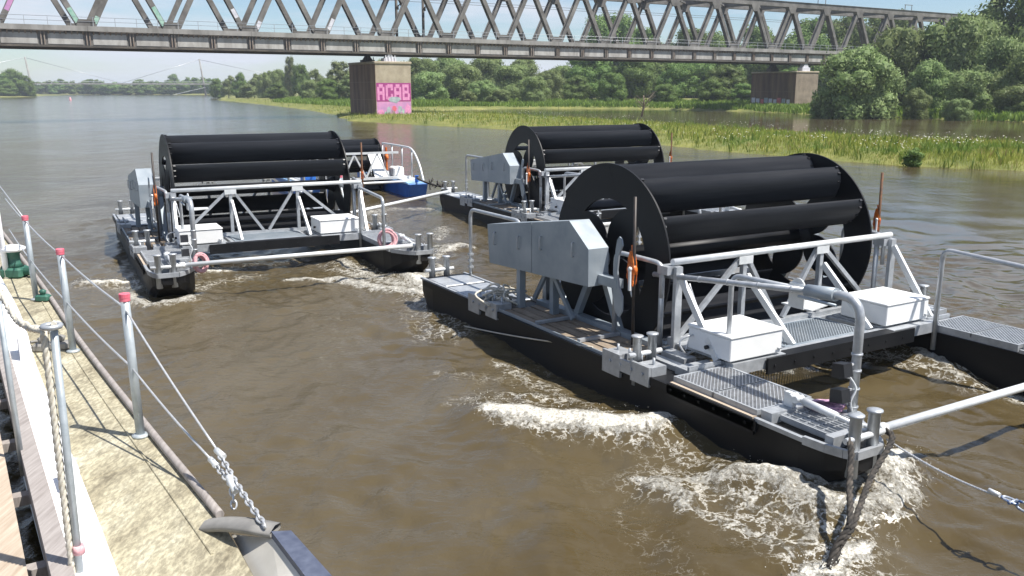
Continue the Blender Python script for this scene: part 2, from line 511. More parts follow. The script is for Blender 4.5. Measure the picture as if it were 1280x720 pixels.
# ------------------------------------------------------------------ poses of the four floating wheels
P_NEAR = (Vector((2.68, 10.49, 0)), R(30.6))
P_LEFT = (Vector((-7.11, 18.81, 0)), R(27.7))
P_BACK = (Vector((1.43, 24.03, 0)), R(26.0))


def on_pose(p, x, y, z=0.0):
    o, a = p
    return Vector((o.x + math.cos(a) * x - math.sin(a) * y, o.y + math.sin(a) * x + math.cos(a) * y, z))


# ------------------------------------------------------------------ shore lines
SHORE = [(160, 2), (70, 26), (25.9, 44), (23.2, 45.8), (20.1, 48.3), (17.2, 52.9), (13.9, 59.2), (11.1, 65.2), (5.7, 78.8), (-1.7, 93.5),
         (-11.2, 104.2), (-21.6, 118), (-29.1, 146), (-42.6, 184), (-66.9, 242), (-107, 329), (-220, 660), (-340, 730), (-2600, 830)]
RIGHT_LAND = SHORE + [(-2600, 3800), (3000, 3800), (3000, -40), (400, -20)]
POND = [(-17, 158), (-8, 146), (0, 139), (11.5, 112), (18.0, 99), (23.2, 86), (25.2, 77.5), (28.6, 70.5), (32, 64.5), (35.5, 61), (60, 52), (150, 34), (500, 20),
        (500, 60), (150, 84), (100, 97), (65, 112), (60.4, 121), (55.5, 135), (48, 150), (44, 166), (28, 188), (0, 194), (-12, 178)]
LEFT_LAND = [(-262, 440), (-271, 513), (-345, 690), (-2600, 780), (-2600, -300), (-420, -300), (-300, 250)]

# ------------------------------------------------------------------ river
# foam patches: (points in the photograph on the water, half width in metres, strength, lift in metres)
FOAM = [
    ([(612, 522), (650, 528), (700, 536), (755, 543), (800, 545), (832, 538)], 0.31, 1.12, 0.17),
    ([(640, 500), (690, 505), (740, 515)], 0.16, 0.62, 0.04),
    ([(620, 455), (650, 470), (680, 490), (720, 505)], 0.22, 0.55, 0.02),
    ([(560, 510), (620, 520)], 0.10, 0.5, 0.02),
    ([(1124, 578), (1118, 602), (1090, 618), (1040, 620), (980, 614), (930, 605)], 0.24, 1.05, 0.15),
    ([(1120, 585), (1095, 608), (1050, 612)], 0.22, 1.0, 0.10),
    ([(990, 620), (930, 612), (870, 606), (800, 600)], 0.16, 0.78, 0.03),
    ([(800, 600), (830, 612), (862, 625), (850, 640)], 0.13, 0.85, 0.03),
    ([(860, 640), (910, 655), (960, 675), (985, 690)], 0.14, 0.66, 0.02),
    ([(880, 615), (950, 640), (1010, 660), (1040, 690)], 0.20, 0.62, 0.02),
    ([(1085, 690), (1060, 700), (1040, 715), (1000, 722)], 0.14, 1.1, 0.05),
    ([(990, 700), (1020, 680), (1030, 670)], 0.12, 0.75, 0.03),
    ([(105, 356), (130, 358), (160, 357)], 0.16, 1.1, 0.08),
    ([(188, 369), (212, 371), (236, 367)], 0.10, 1.05, 0.06),
    ([(245, 345), (270, 343), (300, 338)], 0.20, 1.1, 0.06),
    ([(425, 330), (470, 350), (520, 368), (548, 372)], 0.30, 0.74, 0.05),
    ([(505, 345), (530, 360), (552, 378)], 0.34, 1.0, 0.07),
    ([(360, 352), (420, 352), (480, 366), (540, 376)], 0.20, 0.85, 0.05),
    ([(556, 318), (575, 308), (590, 312)], 0.16, 0.9, 0.04),
    ([(530, 312), (560, 308), (545, 325)], 0.20, 0.72, 0.03),
    ([(470, 330), (500, 325), (540, 330)], 0.22, 0.6, 0.03),
    ([(925, 455), (965, 462), (980, 470)], 0.22, 1.0, 0.10),
    ([(985, 450), (1040, 440), (1080, 445)], 0.22, 0.85, 0.10),
    ([(1110, 440), (1150, 452), (1175, 468)], 0.20, 0.95, 0.13),
    ([(1160, 470), (1230, 490), (1290, 500)], 0.16, 0.72, 0.03),
    ([(915, 470), (930, 485), (925, 500)], 0.14, 0.7, 0.03),
    ([(160, 268), (150, 275), (135, 275)], 0.22, 0.6, 0.02),
    ([(450, 268), (500, 262), (560, 264)], 0.30, 0.72, 0.03),
    ([(555, 285), (548, 300)], 0.3, 0.6, 0.02),
    ([(410, 340), (440, 345), (470, 365)], 0.2, 0.6, 0.02),
    ([(300, 335), (340, 330), (380, 325)], 0.2, 0.5, 0.02),
]


def build_river():
    xs = grow(-9.5, 9.5, 0.055, -3200, 3200, 1.11)
    ys = grow(3.6, 21.0, 0.055, -60, 4200, 1.07)
    X, Y = np.meshgrid(xs, ys)
    near = np.exp(-np.maximum(0, np.hypot(X, Y - 10) - 14) / 22)
    U, V = -0.51 * X + 0.86 * Y, 0.86 * X + 0.51 * Y     # along and across the stream
    wx, wy = fbm(X * 0.22, Y * 0.22, 3), fbm(X * 0.22 + 50, Y * 0.22, 3)
    Z = 0.062 * fbm(V * 0.55 + wx * 0.9, U * 0.38 + wy * 0.9, 3) * near
    Z += 0.042 * (1 - 2 * np.abs(fbm(V * 0.9 + wx * 1.2, U * 0.75 + wy, 3, 0.5))) * near
    Z += 0.034 * fbm(V * 2.2 + wy * 2, U * 1.5 + wx * 2, 4, 0.55) * near
    Z += 0.04 * fbm(V * 0.12, U * 0.09, 2) * np.exp(-np.hypot(X, Y) / 80)
    # the hulls press a smooth trough beside them
    for p in (P_NEAR, P_LEFT, P_BACK):
        for hx in (-0.5, 4.45):
            a, b = on_pose(p, hx, -2.3), on_pose(p, hx, 6.2)
            d, t = seg_dist(X, Y, [a, b], True)
            Z += np.exp(-(d / 0.95) ** 2) * (0.055 + 0.075 * np.sin(t * 9.5 + 0.4 + hx))
    foam = np.zeros(X.shape)
    # water piled against the raked bows of the near and the left float
    bow_piles = []
    for p, k in ((P_NEAR, 1.0), (P_LEFT, 0.6)):
        for f in (lambda x: x, lambda x: 3.9 - x):
            bow_piles.append(([on_pose(p, f(-0.12), -2.25), on_pose(p, f(-0.28), -2.72), on_pose(p, f(-0.70), -2.88), on_pose(p, f(-1.10), -2.62), on_pose(p, f(-1.26), -2.1), on_pose(p, f(-1.32), -1.5)], 0.19 * (0.6 + 0.4 * k), 0.92 * (0.7 + 0.3 * k), 0.15 * k))
    lump = fbm(X * 5.0, Y * 5.0, 4, 0.6)
    lump2 = fbm(X * 13.0 + 9, Y * 13.0, 2, 0.6)
    big = fbm(X * 1.3 + 4, Y * 1.3, 3, 0.55)
    for pts, w, st, lift in [([un(x, y, 0) for x, y in q[0]], *q[1:]) for q in FOAM] + bow_piles:
        P = pts
        d, t = seg_dist(X + 0.10 * big, Y + 0.10 * lump, P, True)
        taper = 0.55 + 0.45 * np.clip(np.minimum(t, 1 - t) * 5, 0, 1)
        f = st * np.exp(-(d / (w * 1.15 * taper)) ** 2 * 0.8)
        foam = np.maximum(foam, f)
        Z += lift * np.exp(-(d / (w * 1.35)) ** 2) * taper
    # looser lace of bubbles spreading downstream of the strong patches
    for pts, w, st in [([(600, 505), (700, 525), (820, 560), (900, 600)], 0.60, 0.44), ([(820, 600), (930, 640), (1010, 690), (1060, 720)], 0.60, 0.46), ([(560, 470), (640, 480), (740, 520)], 0.5, 0.34),
                       ([(1120, 595), (1085, 630), (1065, 690)], 0.36, 0.5), ([(420, 335), (500, 350), (545, 385), (560, 420)], 0.9, 0.46), ([(920, 470), (1000, 455), (1100, 450), (1200, 480), (1290, 505)], 0.5, 0.5),
                       ([(100, 357), (240, 366), (320, 345)], 0.5, 0.48), ([(640, 420), (660, 450), (700, 480)], 0.35, 0.30), ([(780, 640), (830, 680), (850, 720)], 0.5, 0.28), ([(440, 270), (560, 268)], 0.8, 0.34)]:
        P = [un(x, y, 0) for x, y in pts]
        foam = np.maximum(foam, st * np.exp(-(seg_dist(X + 0.2 * big, Y + 0.2 * lump, P) / w) ** 2))
    # trails of bubbles round the strong patches
    mask = np.clip(foam - 0.25, 0, 1)
    Z += mask * (0.06 * lump + 0.028 * lump2)
    # swell lines that lead into the breaking crest
    for pts, h, w in [([(560, 470), (640, 560), (690, 640), (700, 720)], 0.05, 0.35), ([(440, 560), (520, 640), (560, 720)], 0.05, 0.5),
                      ([(1180, 470), (1230, 520), (1280, 560)], 0.05, 0.4), ([(1120, 650), (1200, 640), (1290, 640)], 0.05, 0.4),
                      ([(300, 380), (400, 400), (520, 400)], 0.06, 0.5), ([(760, 590), (790, 640), (800, 700)], -0.05, 0.35)]:
        d = seg_dist(X, Y, [un(x, y, 0) for x, y in pts])
        Z += h * np.exp(-(d / w) ** 2)
    me = grid_mesh('river', xs, ys, Z)
    vattr(me, 'foam', foam)
    # sheltered water: the backwater and the reach between the near float and the spit
    calm = np.where(inside(X, Y, POND), 0.93, 0.0)
    lee = seg_dist(X, Y, [(9, 16), (14, 27), (22, 36), (30, 40)])
    calm = np.maximum(calm, 0.86 * np.exp(-(lee / 9.0) ** 2))
    vattr(me, 'calm', calm)
    m, N, L, P = nt('brown_river_water')
    tc = N.new('ShaderNodeTexCoord')
    def mapped(rot, sc):
        mp = N.new('ShaderNodeMapping'); mp.inputs['Rotation'].default_value = (0, 0, rot); mp.inputs['Scale'].default_value = sc
        L.new(tc.outputs['Object'], mp.inputs[0]); return mp
    def noise(src, sc, det, ro=0.55, dist=0.0):
        n = N.new('ShaderNodeTexNoise'); n.inputs['Scale'].default_value = sc; n.inputs['Detail'].default_value = det
        n.inputs['Roughness'].default_value = ro; n.inputs['Distortion'].default_value = dist; L.new(src, n.inputs[0]); return n
    stream = mapped(R(-31), (1.0, 0.55, 1))
    n1 = noise(stream.outputs[0], 2.2, 6, 0.55, 0.6); n2 = noise(stream.outputs[0], 0.16, 4, 0.6, 0.8); n3 = noise(mapped(R(20), (0.6, 1.6, 1)).outputs[0], 7, 4, 0.6, 0.4)
    # colour of the silt-laden water
    rp = N.new('ShaderNodeValToRGB'); rp.color_ramp.elements[0].position = 0.35; rp.color_ramp.elements[1].position = 0.65
    rp.color_ramp.elements[0].color = (0.060, 0.042, 0.014, 1); rp.color_ramp.elements[1].color = (0.102, 0.083, 0.050, 1)
    L.new(n2.outputs[0], rp.inputs[0])
    at = N.new('ShaderNodeAttribute'); at.attribute_name = 'foam'
    fn = noise(mapped(R(-31), (1.5, 0.75, 1)).outputs[0], 3.15, 10, 0.75, 1.1)
    fn2 = noise(tc.outputs['Object'], 19.0, 6, 0.7, 0.3)
    def math_(op, a, b=None):
        q = N.new('ShaderNodeMath'); q.operation = op
        for k, s in enumerate((a, b)):
            if s is None: continue
            if isinstance(s, (int, float)): q.inputs[k].default_value = s
            else: L.new(s, q.inputs[k])
        return q.outputs[0]
    mixn = math_('ADD', math_('MULTIPLY', fn.outputs[0], 0.62), math_('MULTIPLY', fn2.outputs[0], 0.38))
    fac = math_('SUBTRACT', at.outputs['Fac'], math_('ADD', math_('MULTIPLY', mixn, 2.4), -0.62))
    mr = N.new('ShaderNodeMapRange'); mr.interpolation_type = 'SMOOTHSTEP'
    mr.inputs[1].default_value = -0.05; mr.inputs[2].default_value = 0.50
    L.new(fac, mr.inputs[0])
    fcol = N.new('ShaderNodeValToRGB'); fcol.color_ramp.elements[0].position = 0.36; fcol.color_ramp.elements[1].position = 0.62
    fcol.color_ramp.elements[0].color = (0.30, 0.27, 0.20, 1); fcol.color_ramp.elements[1].color = (0.72, 0.71, 0.66, 1)
    fn3 = noise(tc.outputs['Object'], 34.0, 5, 0.75, 0.2); L.new(fn3.outputs[0], fcol.inputs[0])
    # lace of bubbles: thin walls between drifting cells
    ds = noise(tc.outputs['Object'], 2.6, 5, 0.6)
    va = N.new('ShaderNodeVectorMath'); va.operation = 'MULTIPLY_ADD'; va.inputs[1].default_value = (0.9, 0.9, 0.9)
    L.new(ds.outputs['Color'], va.inputs[0]); L.new(tc.outputs['Object'], va.inputs[2])
    vo = N.new('ShaderNodeTexVoronoi'); vo.feature = 'DISTANCE_TO_EDGE'; vo.inputs['Scale'].default_value = 4.6; L.new(va.outputs[0], vo.inputs['Vector'])
    lace = N.new('ShaderNodeMapRange'); lace.interpolation_type = 'SMOOTHSTEP'; lace.inputs[1].default_value = 0.0; lace.inputs[2].default_value = 0.30
    L.new(math_('SUBTRACT', math_('MULTIPLY', at.outputs['Fac'], math_('MULTIPLY', fn.outputs[0], 1.5)), math_('ADD', math_('MULTIPLY', vo.outputs['Distance'], 2.4), 0.10)), lace.inputs[0])
    allf = math_('MAXIMUM', mr.outputs[0], math_('MULTIPLY', lace.outputs[0], 0.7))
    mx = N.new('ShaderNodeMixRGB'); L.new(fcol.outputs[0], mx.inputs[2])
    L.new(allf, mx.inputs[0]); L.new(rp.outputs[0], mx.inputs[1]); L.new(mx.outputs[0], P.inputs['Base Color'])
    ro = N.new('ShaderNodeMapRange'); ro.inputs[3].default_value = 0.09; ro.inputs[4].default_value = 0.7
    L.new(mr.outputs[0], ro.inputs[0]); L.new(ro.outputs[0], P.inputs['Roughness'])
    P.inputs['IOR'].default_value = 1.40
    # ripples
    hsum = math_('ADD', math_('MULTIPLY', n1.outputs[0], 1.0), math_('MULTIPLY', n3.outputs[0], 0.30))
    hs = math_('MULTIPLY', hsum, math_('ADD', math_('MULTIPLY', n2.outputs[0], 1.6), -0.25))
    ac = N.new('ShaderNodeAttribute'); ac.attribute_name = 'calm'
    hs = math_('MULTIPLY', hs, math_('SUBTRACT', 1.0, ac.outputs['Fac']))
    n0 = noise(mapped(R(12), (0.35, 1.5, 1)).outputs[0], 0.55, 3, 0.5, 0.5)
    hs = math_('ADD', hs, math_('MULTIPLY', math_('MULTIPLY', n0.outputs[0], math_('SUBTRACT', 1.0, ac.outputs['Fac'])), 0.5))
    hf = math_('ADD', hs, math_('MULTIPLY', math_('MULTIPLY', mixn, mr.outputs[0]), 0.7))
    b = N.new('ShaderNodeBump'); b.inputs['Strength'].default_value = 0.8; b.inputs['Distance'].default_value = 0.10
    L.new(hf, b.inputs['Height']); L.new(b.outputs[0], P.inputs['Normal'])
    me.materials.append(m)
    link('river', me, kind='structure')


build_river()

# spray thrown up where the water breaks
def build_spray():
    co, fc = [], []
    base = np.array([(1, 0, 0), (-1, 0, 0), (0, 1, 0), (0, -1, 0), (0, 0, 1), (0, 0, -1)], float)
    tri = np.array([(0, 2, 4), (2, 1, 4), (1, 3, 4), (3, 0, 4), (2, 0, 5), (1, 2, 5), (3, 1, 5), (0, 3, 5)])
    n = 0
    for pts, w, st, lift in FOAM:
        if st < 0.95: continue
        P = [un(x, y, 0) for x, y in pts]
        tot = sum((P[i + 1] - P[i]).length for i in range(len(P) - 1))
        for k in range(int(tot * 260)):
            i = rng.randrange(len(P) - 1); t = rng.random()
            c = P[i].lerp(P[i + 1], t)
            g = abs(rng.gauss(0, 0.5))
            c = c + Vector((rng.gauss(0, w * 0.85), rng.gauss(0, w * 0.85), lift * 0.9 + 0.02 + 0.10 * g * rng.random()))
            r = rng.choice((0.002, 0.003, 0.004, 0.006)) * rng.uniform(0.7, 1.2)
            co.append(base * r * np.array([rng.uniform(0.7, 1.3), rng.uniform(0.7, 1.3), rng.uniform(0.7, 1.4)]) + np.array(c))
            fc.append(tri + n * 6); n += 1
    me = raw_mesh('spray', np.concatenate(co), np.concatenate(fc))
    me.materials.append(mat('spray_drops', (0.72, 0.71, 0.66), 0.3, 0, scale=20, col2=(0.8, 0.79, 0.75)))
    link('spray', me, label='white spray droplets over the breaking wake crests', cat='spray', kind='stuff')


build_spray()

# ------------------------------------------------------------------ banks
def land_height(X, Y):
    wob = 1.2 * fbm(X * 0.11, Y * 0.11, 3) + 0.5 * fbm(X * 0.5, Y * 0.5, 2)
    dR = seg_dist(X, Y, RIGHT_LAND + [RIGHT_LAND[0]]); sR = np.where(inside(X, Y, RIGHT_LAND), dR, -dR)
    dP = seg_dist(X, Y, POND + [POND[0]]); sP = np.where(inside(X, Y, POND), -dP, dP)
    dL = seg_dist(X, Y, LEFT_LAND + [LEFT_LAND[0]]); sL = np.where(inside(X, Y, LEFT_LAND), dL, -dL)
    s = np.maximum(np.minimum(sR, sP), sL) + wob * 0.5
    h = np.where(s > 0, 0.55 * (1 - np.exp(-np.maximum(s, 0) / 2.2)) + 1.2 * (1 - np.exp(-np.maximum(s - 14, 0) / 25)), np.maximum(-1.6, s * 0.4))
    return h + np.where(s > 0, 0.10 * fbm(X * 0.3, Y * 0.3, 3), 0), s


def build_banks():
    xs = grow(-60, 75, 1.0, -2600, 2900, 1.12); ys = grow(36, 150, 1.0, -40, 3700, 1.07)
    X, Y = np.meshgrid(xs, ys)
    Z, s = land_height(X, Y)
    me = grid_mesh('riverbank', xs, ys, Z); me.materials.append(M['bank'])
    link('riverbank', me, kind='structure')


build_banks()


def blades(name, pts, hts, wid, mat_, label, tint=None, cat='grass', lean=0.75):
    n = len(pts)
    a = NR.uniform(0, 2 * np.pi, n); la = NR.uniform(0, 2 * np.pi, n)
    dx, dy = np.cos(a) * wid * hts, np.sin(a) * wid * hts
    ln = hts * NR.uniform(0.05, lean, n)
    lx, ly = np.cos(la) * ln, np.sin(la) * ln
    co = np.empty((n, 5, 3))
    co[:, 0] = np.stack([pts[:, 0] - dx, pts[:, 1] - dy, pts[:, 2] - 0.05], 1)
    co[:, 1] = np.stack([pts[:, 0] + dx, pts[:, 1] + dy, pts[:, 2] - 0.05], 1)
    co[:, 2] = np.stack([pts[:, 0] + dx * 0.8 + lx * 0.35, pts[:, 1] + dy * 0.8 + ly * 0.35, pts[:, 2] + hts * 0.55], 1)
    co[:, 3] = np.stack([pts[:, 0] - dx * 0.8 + lx * 0.35, pts[:, 1] - dy * 0.8 + ly * 0.35, pts[:, 2] + hts * 0.55], 1)
    co[:, 4] = np.stack([pts[:, 0] + lx, pts[:, 1] + ly, pts[:, 2] + hts], 1)
    b = np.arange(n)[:, None] * 5
    f = np.concatenate([b + np.array([[0, 1, 2]]), b + np.array([[0, 2, 3]]), b + np.array([[3, 2, 4]])])
    me = raw_mesh(name, co.reshape(-1, 3), f, False)
    t = NR.random(n) if tint is None else tint
    vattr(me, 'tint', np.repeat(t, 5)); me.materials.append(mat_)
    link(name, me, label=label, cat=cat, kind='stuff')


def build_grass():
    # candidates over the visible wedge, denser towards the viewer
    n = 620000
    d = 40 * (330 / 40) ** (NR.random(n) ** 1.25)
    px = NR.uniform(240, 1330, n)
    X = (px - 640) / 1100 * d; Y = d
    Z, s = land_height(X, Y)
    patch = fbm(X * 0.16, Y * 0.16, 3); patch2 = fbm(X * 0.45 + 30, Y * 0.45, 2)
    behind = inside(X, Y, [(-30, 178), (0, 196), (28, 190), (44, 168), (48, 150), (55, 135), (60, 121), (65, 112), (150, 80), (400, 60), (400, 800), (-150, 800), (-70, 260)])
    ok = (s > 0.03)
    isl = ok & ~behind
    k1 = isl & (patch + 0.5 * patch2 > -0.25)
    k2 = isl & ~k1
    clump = fbm(X * 0.9 + 7, Y * 0.9, 3, 0.6)
    h1 = NR.uniform(0.10, 0.34, n) * (1 + 0.5 * patch + 0.9 * np.clip(clump, -0.4, 0.8)) * np.clip(0.5 + s * 0.25, 0.45, 1)
    P = np.stack([X, Y, Z], 1)
    keep = NR.random(n) < 0.62
    a = k1 & keep
    blades('meadow_grass', P[a], h1[a], 0.055, M['grass'], 'yellow green meadow grass on the low river spit', np.clip(0.5 + patch[a] * 0.8 - 0.7 * clump[a] + NR.normal(0, 0.22, a.sum()), 0, 1))
    a = k2 & keep
    blades('lush_grass', P[a], h1[a] * 1.1, 0.06, M['grass_green'], 'fresh green grass clumps on the low river spit')
    a = isl & (NR.random(n) < 0.11) & (patch2 > 0.05)
    blades('dry_grass', P[a], h1[a] * 1.2, 0.04, M['straw'], 'straw coloured dry grass on the low river spit')
    a = behind & ok & (s < 30) & keep
    blades('bank_grass', P[a], NR.uniform(0.5, 1.1, a.sum()), 0.16, M['grass_green'], 'tall green grass on the bank behind the backwater')
    a = isl & (NR.random(n) < 0.10) & (clump > 0.28)
    blades('tall_weeds', P[a], NR.uniform(0.35, 0.75, a.sum()), 0.07, M['grass_green'], 'taller green weed clumps standing out of the spit grass')
    # white flower umbels on the spit
    a = np.where(isl & (s > 1.2) & (NR.random(n) < 0.03) & (patch < 0.0) & (patch2 < 0.05))[0]
    co, fc = [], []
    hexa = np.array([(math.cos(k * math.pi / 3), math.sin(k * math.pi / 3), 0) for k in range(6)] + [(0, 0, 0.35)])
    tri = np.array([(k, (k + 1) % 6, 6) for k in range(6)])
    for j, i in enumerate(a):
        co.append(hexa * NR.uniform(0.025, 0.06) + np.array([X[i], Y[i], Z[i] + NR.uniform(0.5, 0.75)])); fc.append(tri + 7 * j)
    me = raw_mesh('flower_heads', np.concatenate(co), np.concatenate(fc)); me.materials.append(M['flower'])
    link('flower_heads', me, label='white flower heads scattered in the grass of the spit', cat='flowers', kind='stuff')


build_grass()

# ------------------------------------------------------------------ trees
def crown_mesh(name, seed, mat_, lobes, n_leaf, leaf, tall=1.0, spread=1.0, drop=0.0, ragged=0.3):
    """unit crown: about 1 wide, `tall` high, sitting on z = 0; lobes covered with leaf-sized faces"""
    g = np.random.default_rng(seed)
    L = []
    for i in range(lobes):
        a = g.uniform(0, 2 * np.pi); zz = g.uniform(0.06, 0.95) ** 0.9
        prof = math.sqrt(max(0.05, 1 - ((zz - 0.42) / 0.60) ** 2))
        rr = 0.36 * prof * math.sqrt(g.uniform(0.05, 1)) * spread
        r = g.uniform(0.065, 0.165) * (0.75 + 0.4 * prof)
        L.append((rr * math.cos(a), rr * math.sin(a), zz * tall * 0.88 + 0.02, r))
    L.append((0, 0, 0.45 * tall, 0.26)); L.append((0.05, -0.04, 0.25 * tall, 0.25))
    Q = np.array(L); w = Q[:, 3] ** 2; pick = g.choice(len(Q), n_leaf, p=w / w.sum())
    d = g.normal(size=(n_leaf, 3)); d /= np.linalg.norm(d, axis=1)[:, None]
    rad = Q[pick, 3] * (1 - ragged * g.random(n_leaf) ** 2 + 0.30 * g.random(n_leaf) ** 5)
    sq = np.array([1, 1, 0.85 + 0.1 * tall])
    c = Q[pick, :3] + d * rad[:, None] * sq
    c[:, 2] -= drop * g.random(n_leaf) * rad
    nn = d + g.normal(size=(n_leaf, 3)) * 0.38; nn /= np.linalg.norm(nn, axis=1)[:, None]
    t = np.cross(nn, g.normal(size=(n_leaf, 3))); t /= np.linalg.norm(t, axis=1)[:, None]
    t[:, 2] -= drop * 1.2; t /= np.linalg.norm(t, axis=1)[:, None]
    b = np.cross(nn, t)
    s = leaf * g.uniform(0.6, 1.4, n_leaf)[:, None]
    co = np.stack([c - t * s * 0.9, c + b * s * 0.42, c + t * s, c - b * s * 0.42], 1).reshape(-1, 3)
    f = np.arange(n_leaf * 4).reshape(-1, 4)
    tint = np.repeat(np.clip(g.normal(0.45, 0.25, n_leaf) + 0.25 * (g.random(len(Q))[pick] - 0.5), 0, 1), 4)
    zmax = np.quantile(co[:, 2], 0.997)
    co[:, 2] *= tall / zmax
    L = [(x, y, z * tall / zmax, r) for x, y, z, r in L]
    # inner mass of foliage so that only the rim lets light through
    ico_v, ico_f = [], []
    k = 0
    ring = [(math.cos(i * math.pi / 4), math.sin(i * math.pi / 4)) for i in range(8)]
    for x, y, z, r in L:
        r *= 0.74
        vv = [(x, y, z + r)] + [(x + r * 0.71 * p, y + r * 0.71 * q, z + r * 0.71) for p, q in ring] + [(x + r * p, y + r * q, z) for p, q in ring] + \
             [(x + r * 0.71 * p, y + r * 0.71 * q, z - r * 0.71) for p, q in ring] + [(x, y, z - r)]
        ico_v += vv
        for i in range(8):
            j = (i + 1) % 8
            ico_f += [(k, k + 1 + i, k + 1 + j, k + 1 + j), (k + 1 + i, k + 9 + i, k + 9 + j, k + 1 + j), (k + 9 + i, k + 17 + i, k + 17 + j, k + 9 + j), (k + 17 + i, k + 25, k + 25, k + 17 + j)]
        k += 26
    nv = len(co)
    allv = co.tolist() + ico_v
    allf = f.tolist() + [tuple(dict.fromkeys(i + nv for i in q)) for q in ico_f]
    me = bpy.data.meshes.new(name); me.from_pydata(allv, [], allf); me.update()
    vattr(me, 'tint', np.concatenate([tint, np.full(len(ico_v), 0.1)]))  # cores get a fixed dark tint: inner crown shade painted into the colour
    me.materials.append(mat_)
    return me


def trunk_mesh(name, seed, r=0.03):
    g = random.Random(seed); mb = MB()
    top = Vector((g.uniform(-0.04, 0.04), g.uniform(-0.04, 0.04), 0.62))
    mb.path([(0, 0, -0.25), (g.uniform(-.01, .01), 0.0, 0.1), (top.x * 0.6, top.y * 0.6, 0.36), top], r, 7, r1=r * 0.35)
    for i in range(6):
        a = g.uniform(0, 6.28); z = g.uniform(0.08, 0.45)
        p = Vector((top.x * z, top.y * z, z))
        q = p + Vector((math.cos(a) * 0.26, math.sin(a) * 0.26, g.uniform(0.15, 0.32)))
        mb.path([p, (p + q) / 2 + Vector((0, 0, 0.03)), q], r * 0.5, 5, r1=r * 0.15)
    me = bpy.data.meshes.new(name); me.from_pydata(mb.v, [], mb.f); me.update(); me.materials.append(M['bark'])
    return me


CR = {
    'willow': [crown_mesh('crown', 10 + i, M['willow'], 60, 26000, 0.022, 1.0, 1.02, 0.7, 0.45) for i in range(3)],
    'leafy': [crown_mesh('crown', 20 + i, M['leafy'], 56, 20000, 0.020, 1.15, 1.0, 0.0, 0.42) for i in range(3)],
    'pale': [crown_mesh('crown', 30 + i, M['pale'], 40, 9000, 0.026, 1.5, 0.9, 0.2, 0.6) for i in range(2)],
    'small': [crown_mesh('crown', 40 + i, M['leafy'], 20, 2600, 0.05, 1.0, 1.0, 0.0, 0.3) for i in range(2)],
}
TALL = {'willow': 1.0, 'leafy': 1.15, 'pale': 1.5, 'small': 1.0}
TR = [trunk_mesh('trunk', 5 + i) for i in range(3)]
_tc = [0]


def tree(kind, px, depth, width, height, label, group, zbase=None, lift=0.0, parts=True):
    _tc[0] += 1
    k = _tc[0]
    p = far(px, depth, 1.0)
    if zbase is None:
        z, _ = land_height(np.array([p.x]), np.array([p.y])); zbase = float(max(z[0], 0.1))
    name = {'willow': 'willow_tree', 'leafy': 'leafy_tree', 'pale': 'poplar_tree', 'small': 'leafy_tree'}[kind]
    root = empty(name, (p.x, p.y, zbase), rng.uniform(0, 6.28), label, 'tree', group)
    cr = link('crown', CR[kind][k % len(CR[kind])], root)
    h = height - lift
    cr.scale = (width, width * rng.uniform(0.85, 1.1), h / TALL[kind]); cr.location = (0, 0, lift - 0.04 * h)
    if parts:
        t = link('trunk', TR[k % 3], root); t.scale = (width * 0.9, width * 0.9, height)
    return root


def px_tree(kind, px, ytop, wpx, depth, label, group, lift=0.0, zb=None, parts=True):
    h = CAM_H + (112 - ytop) * depth / F_PX * 1.0
    z0 = 0.8 if zb is None else zb
    return tree(kind, px, depth, wpx * depth / F_PX, h - z0, label, group, zb, lift, parts)


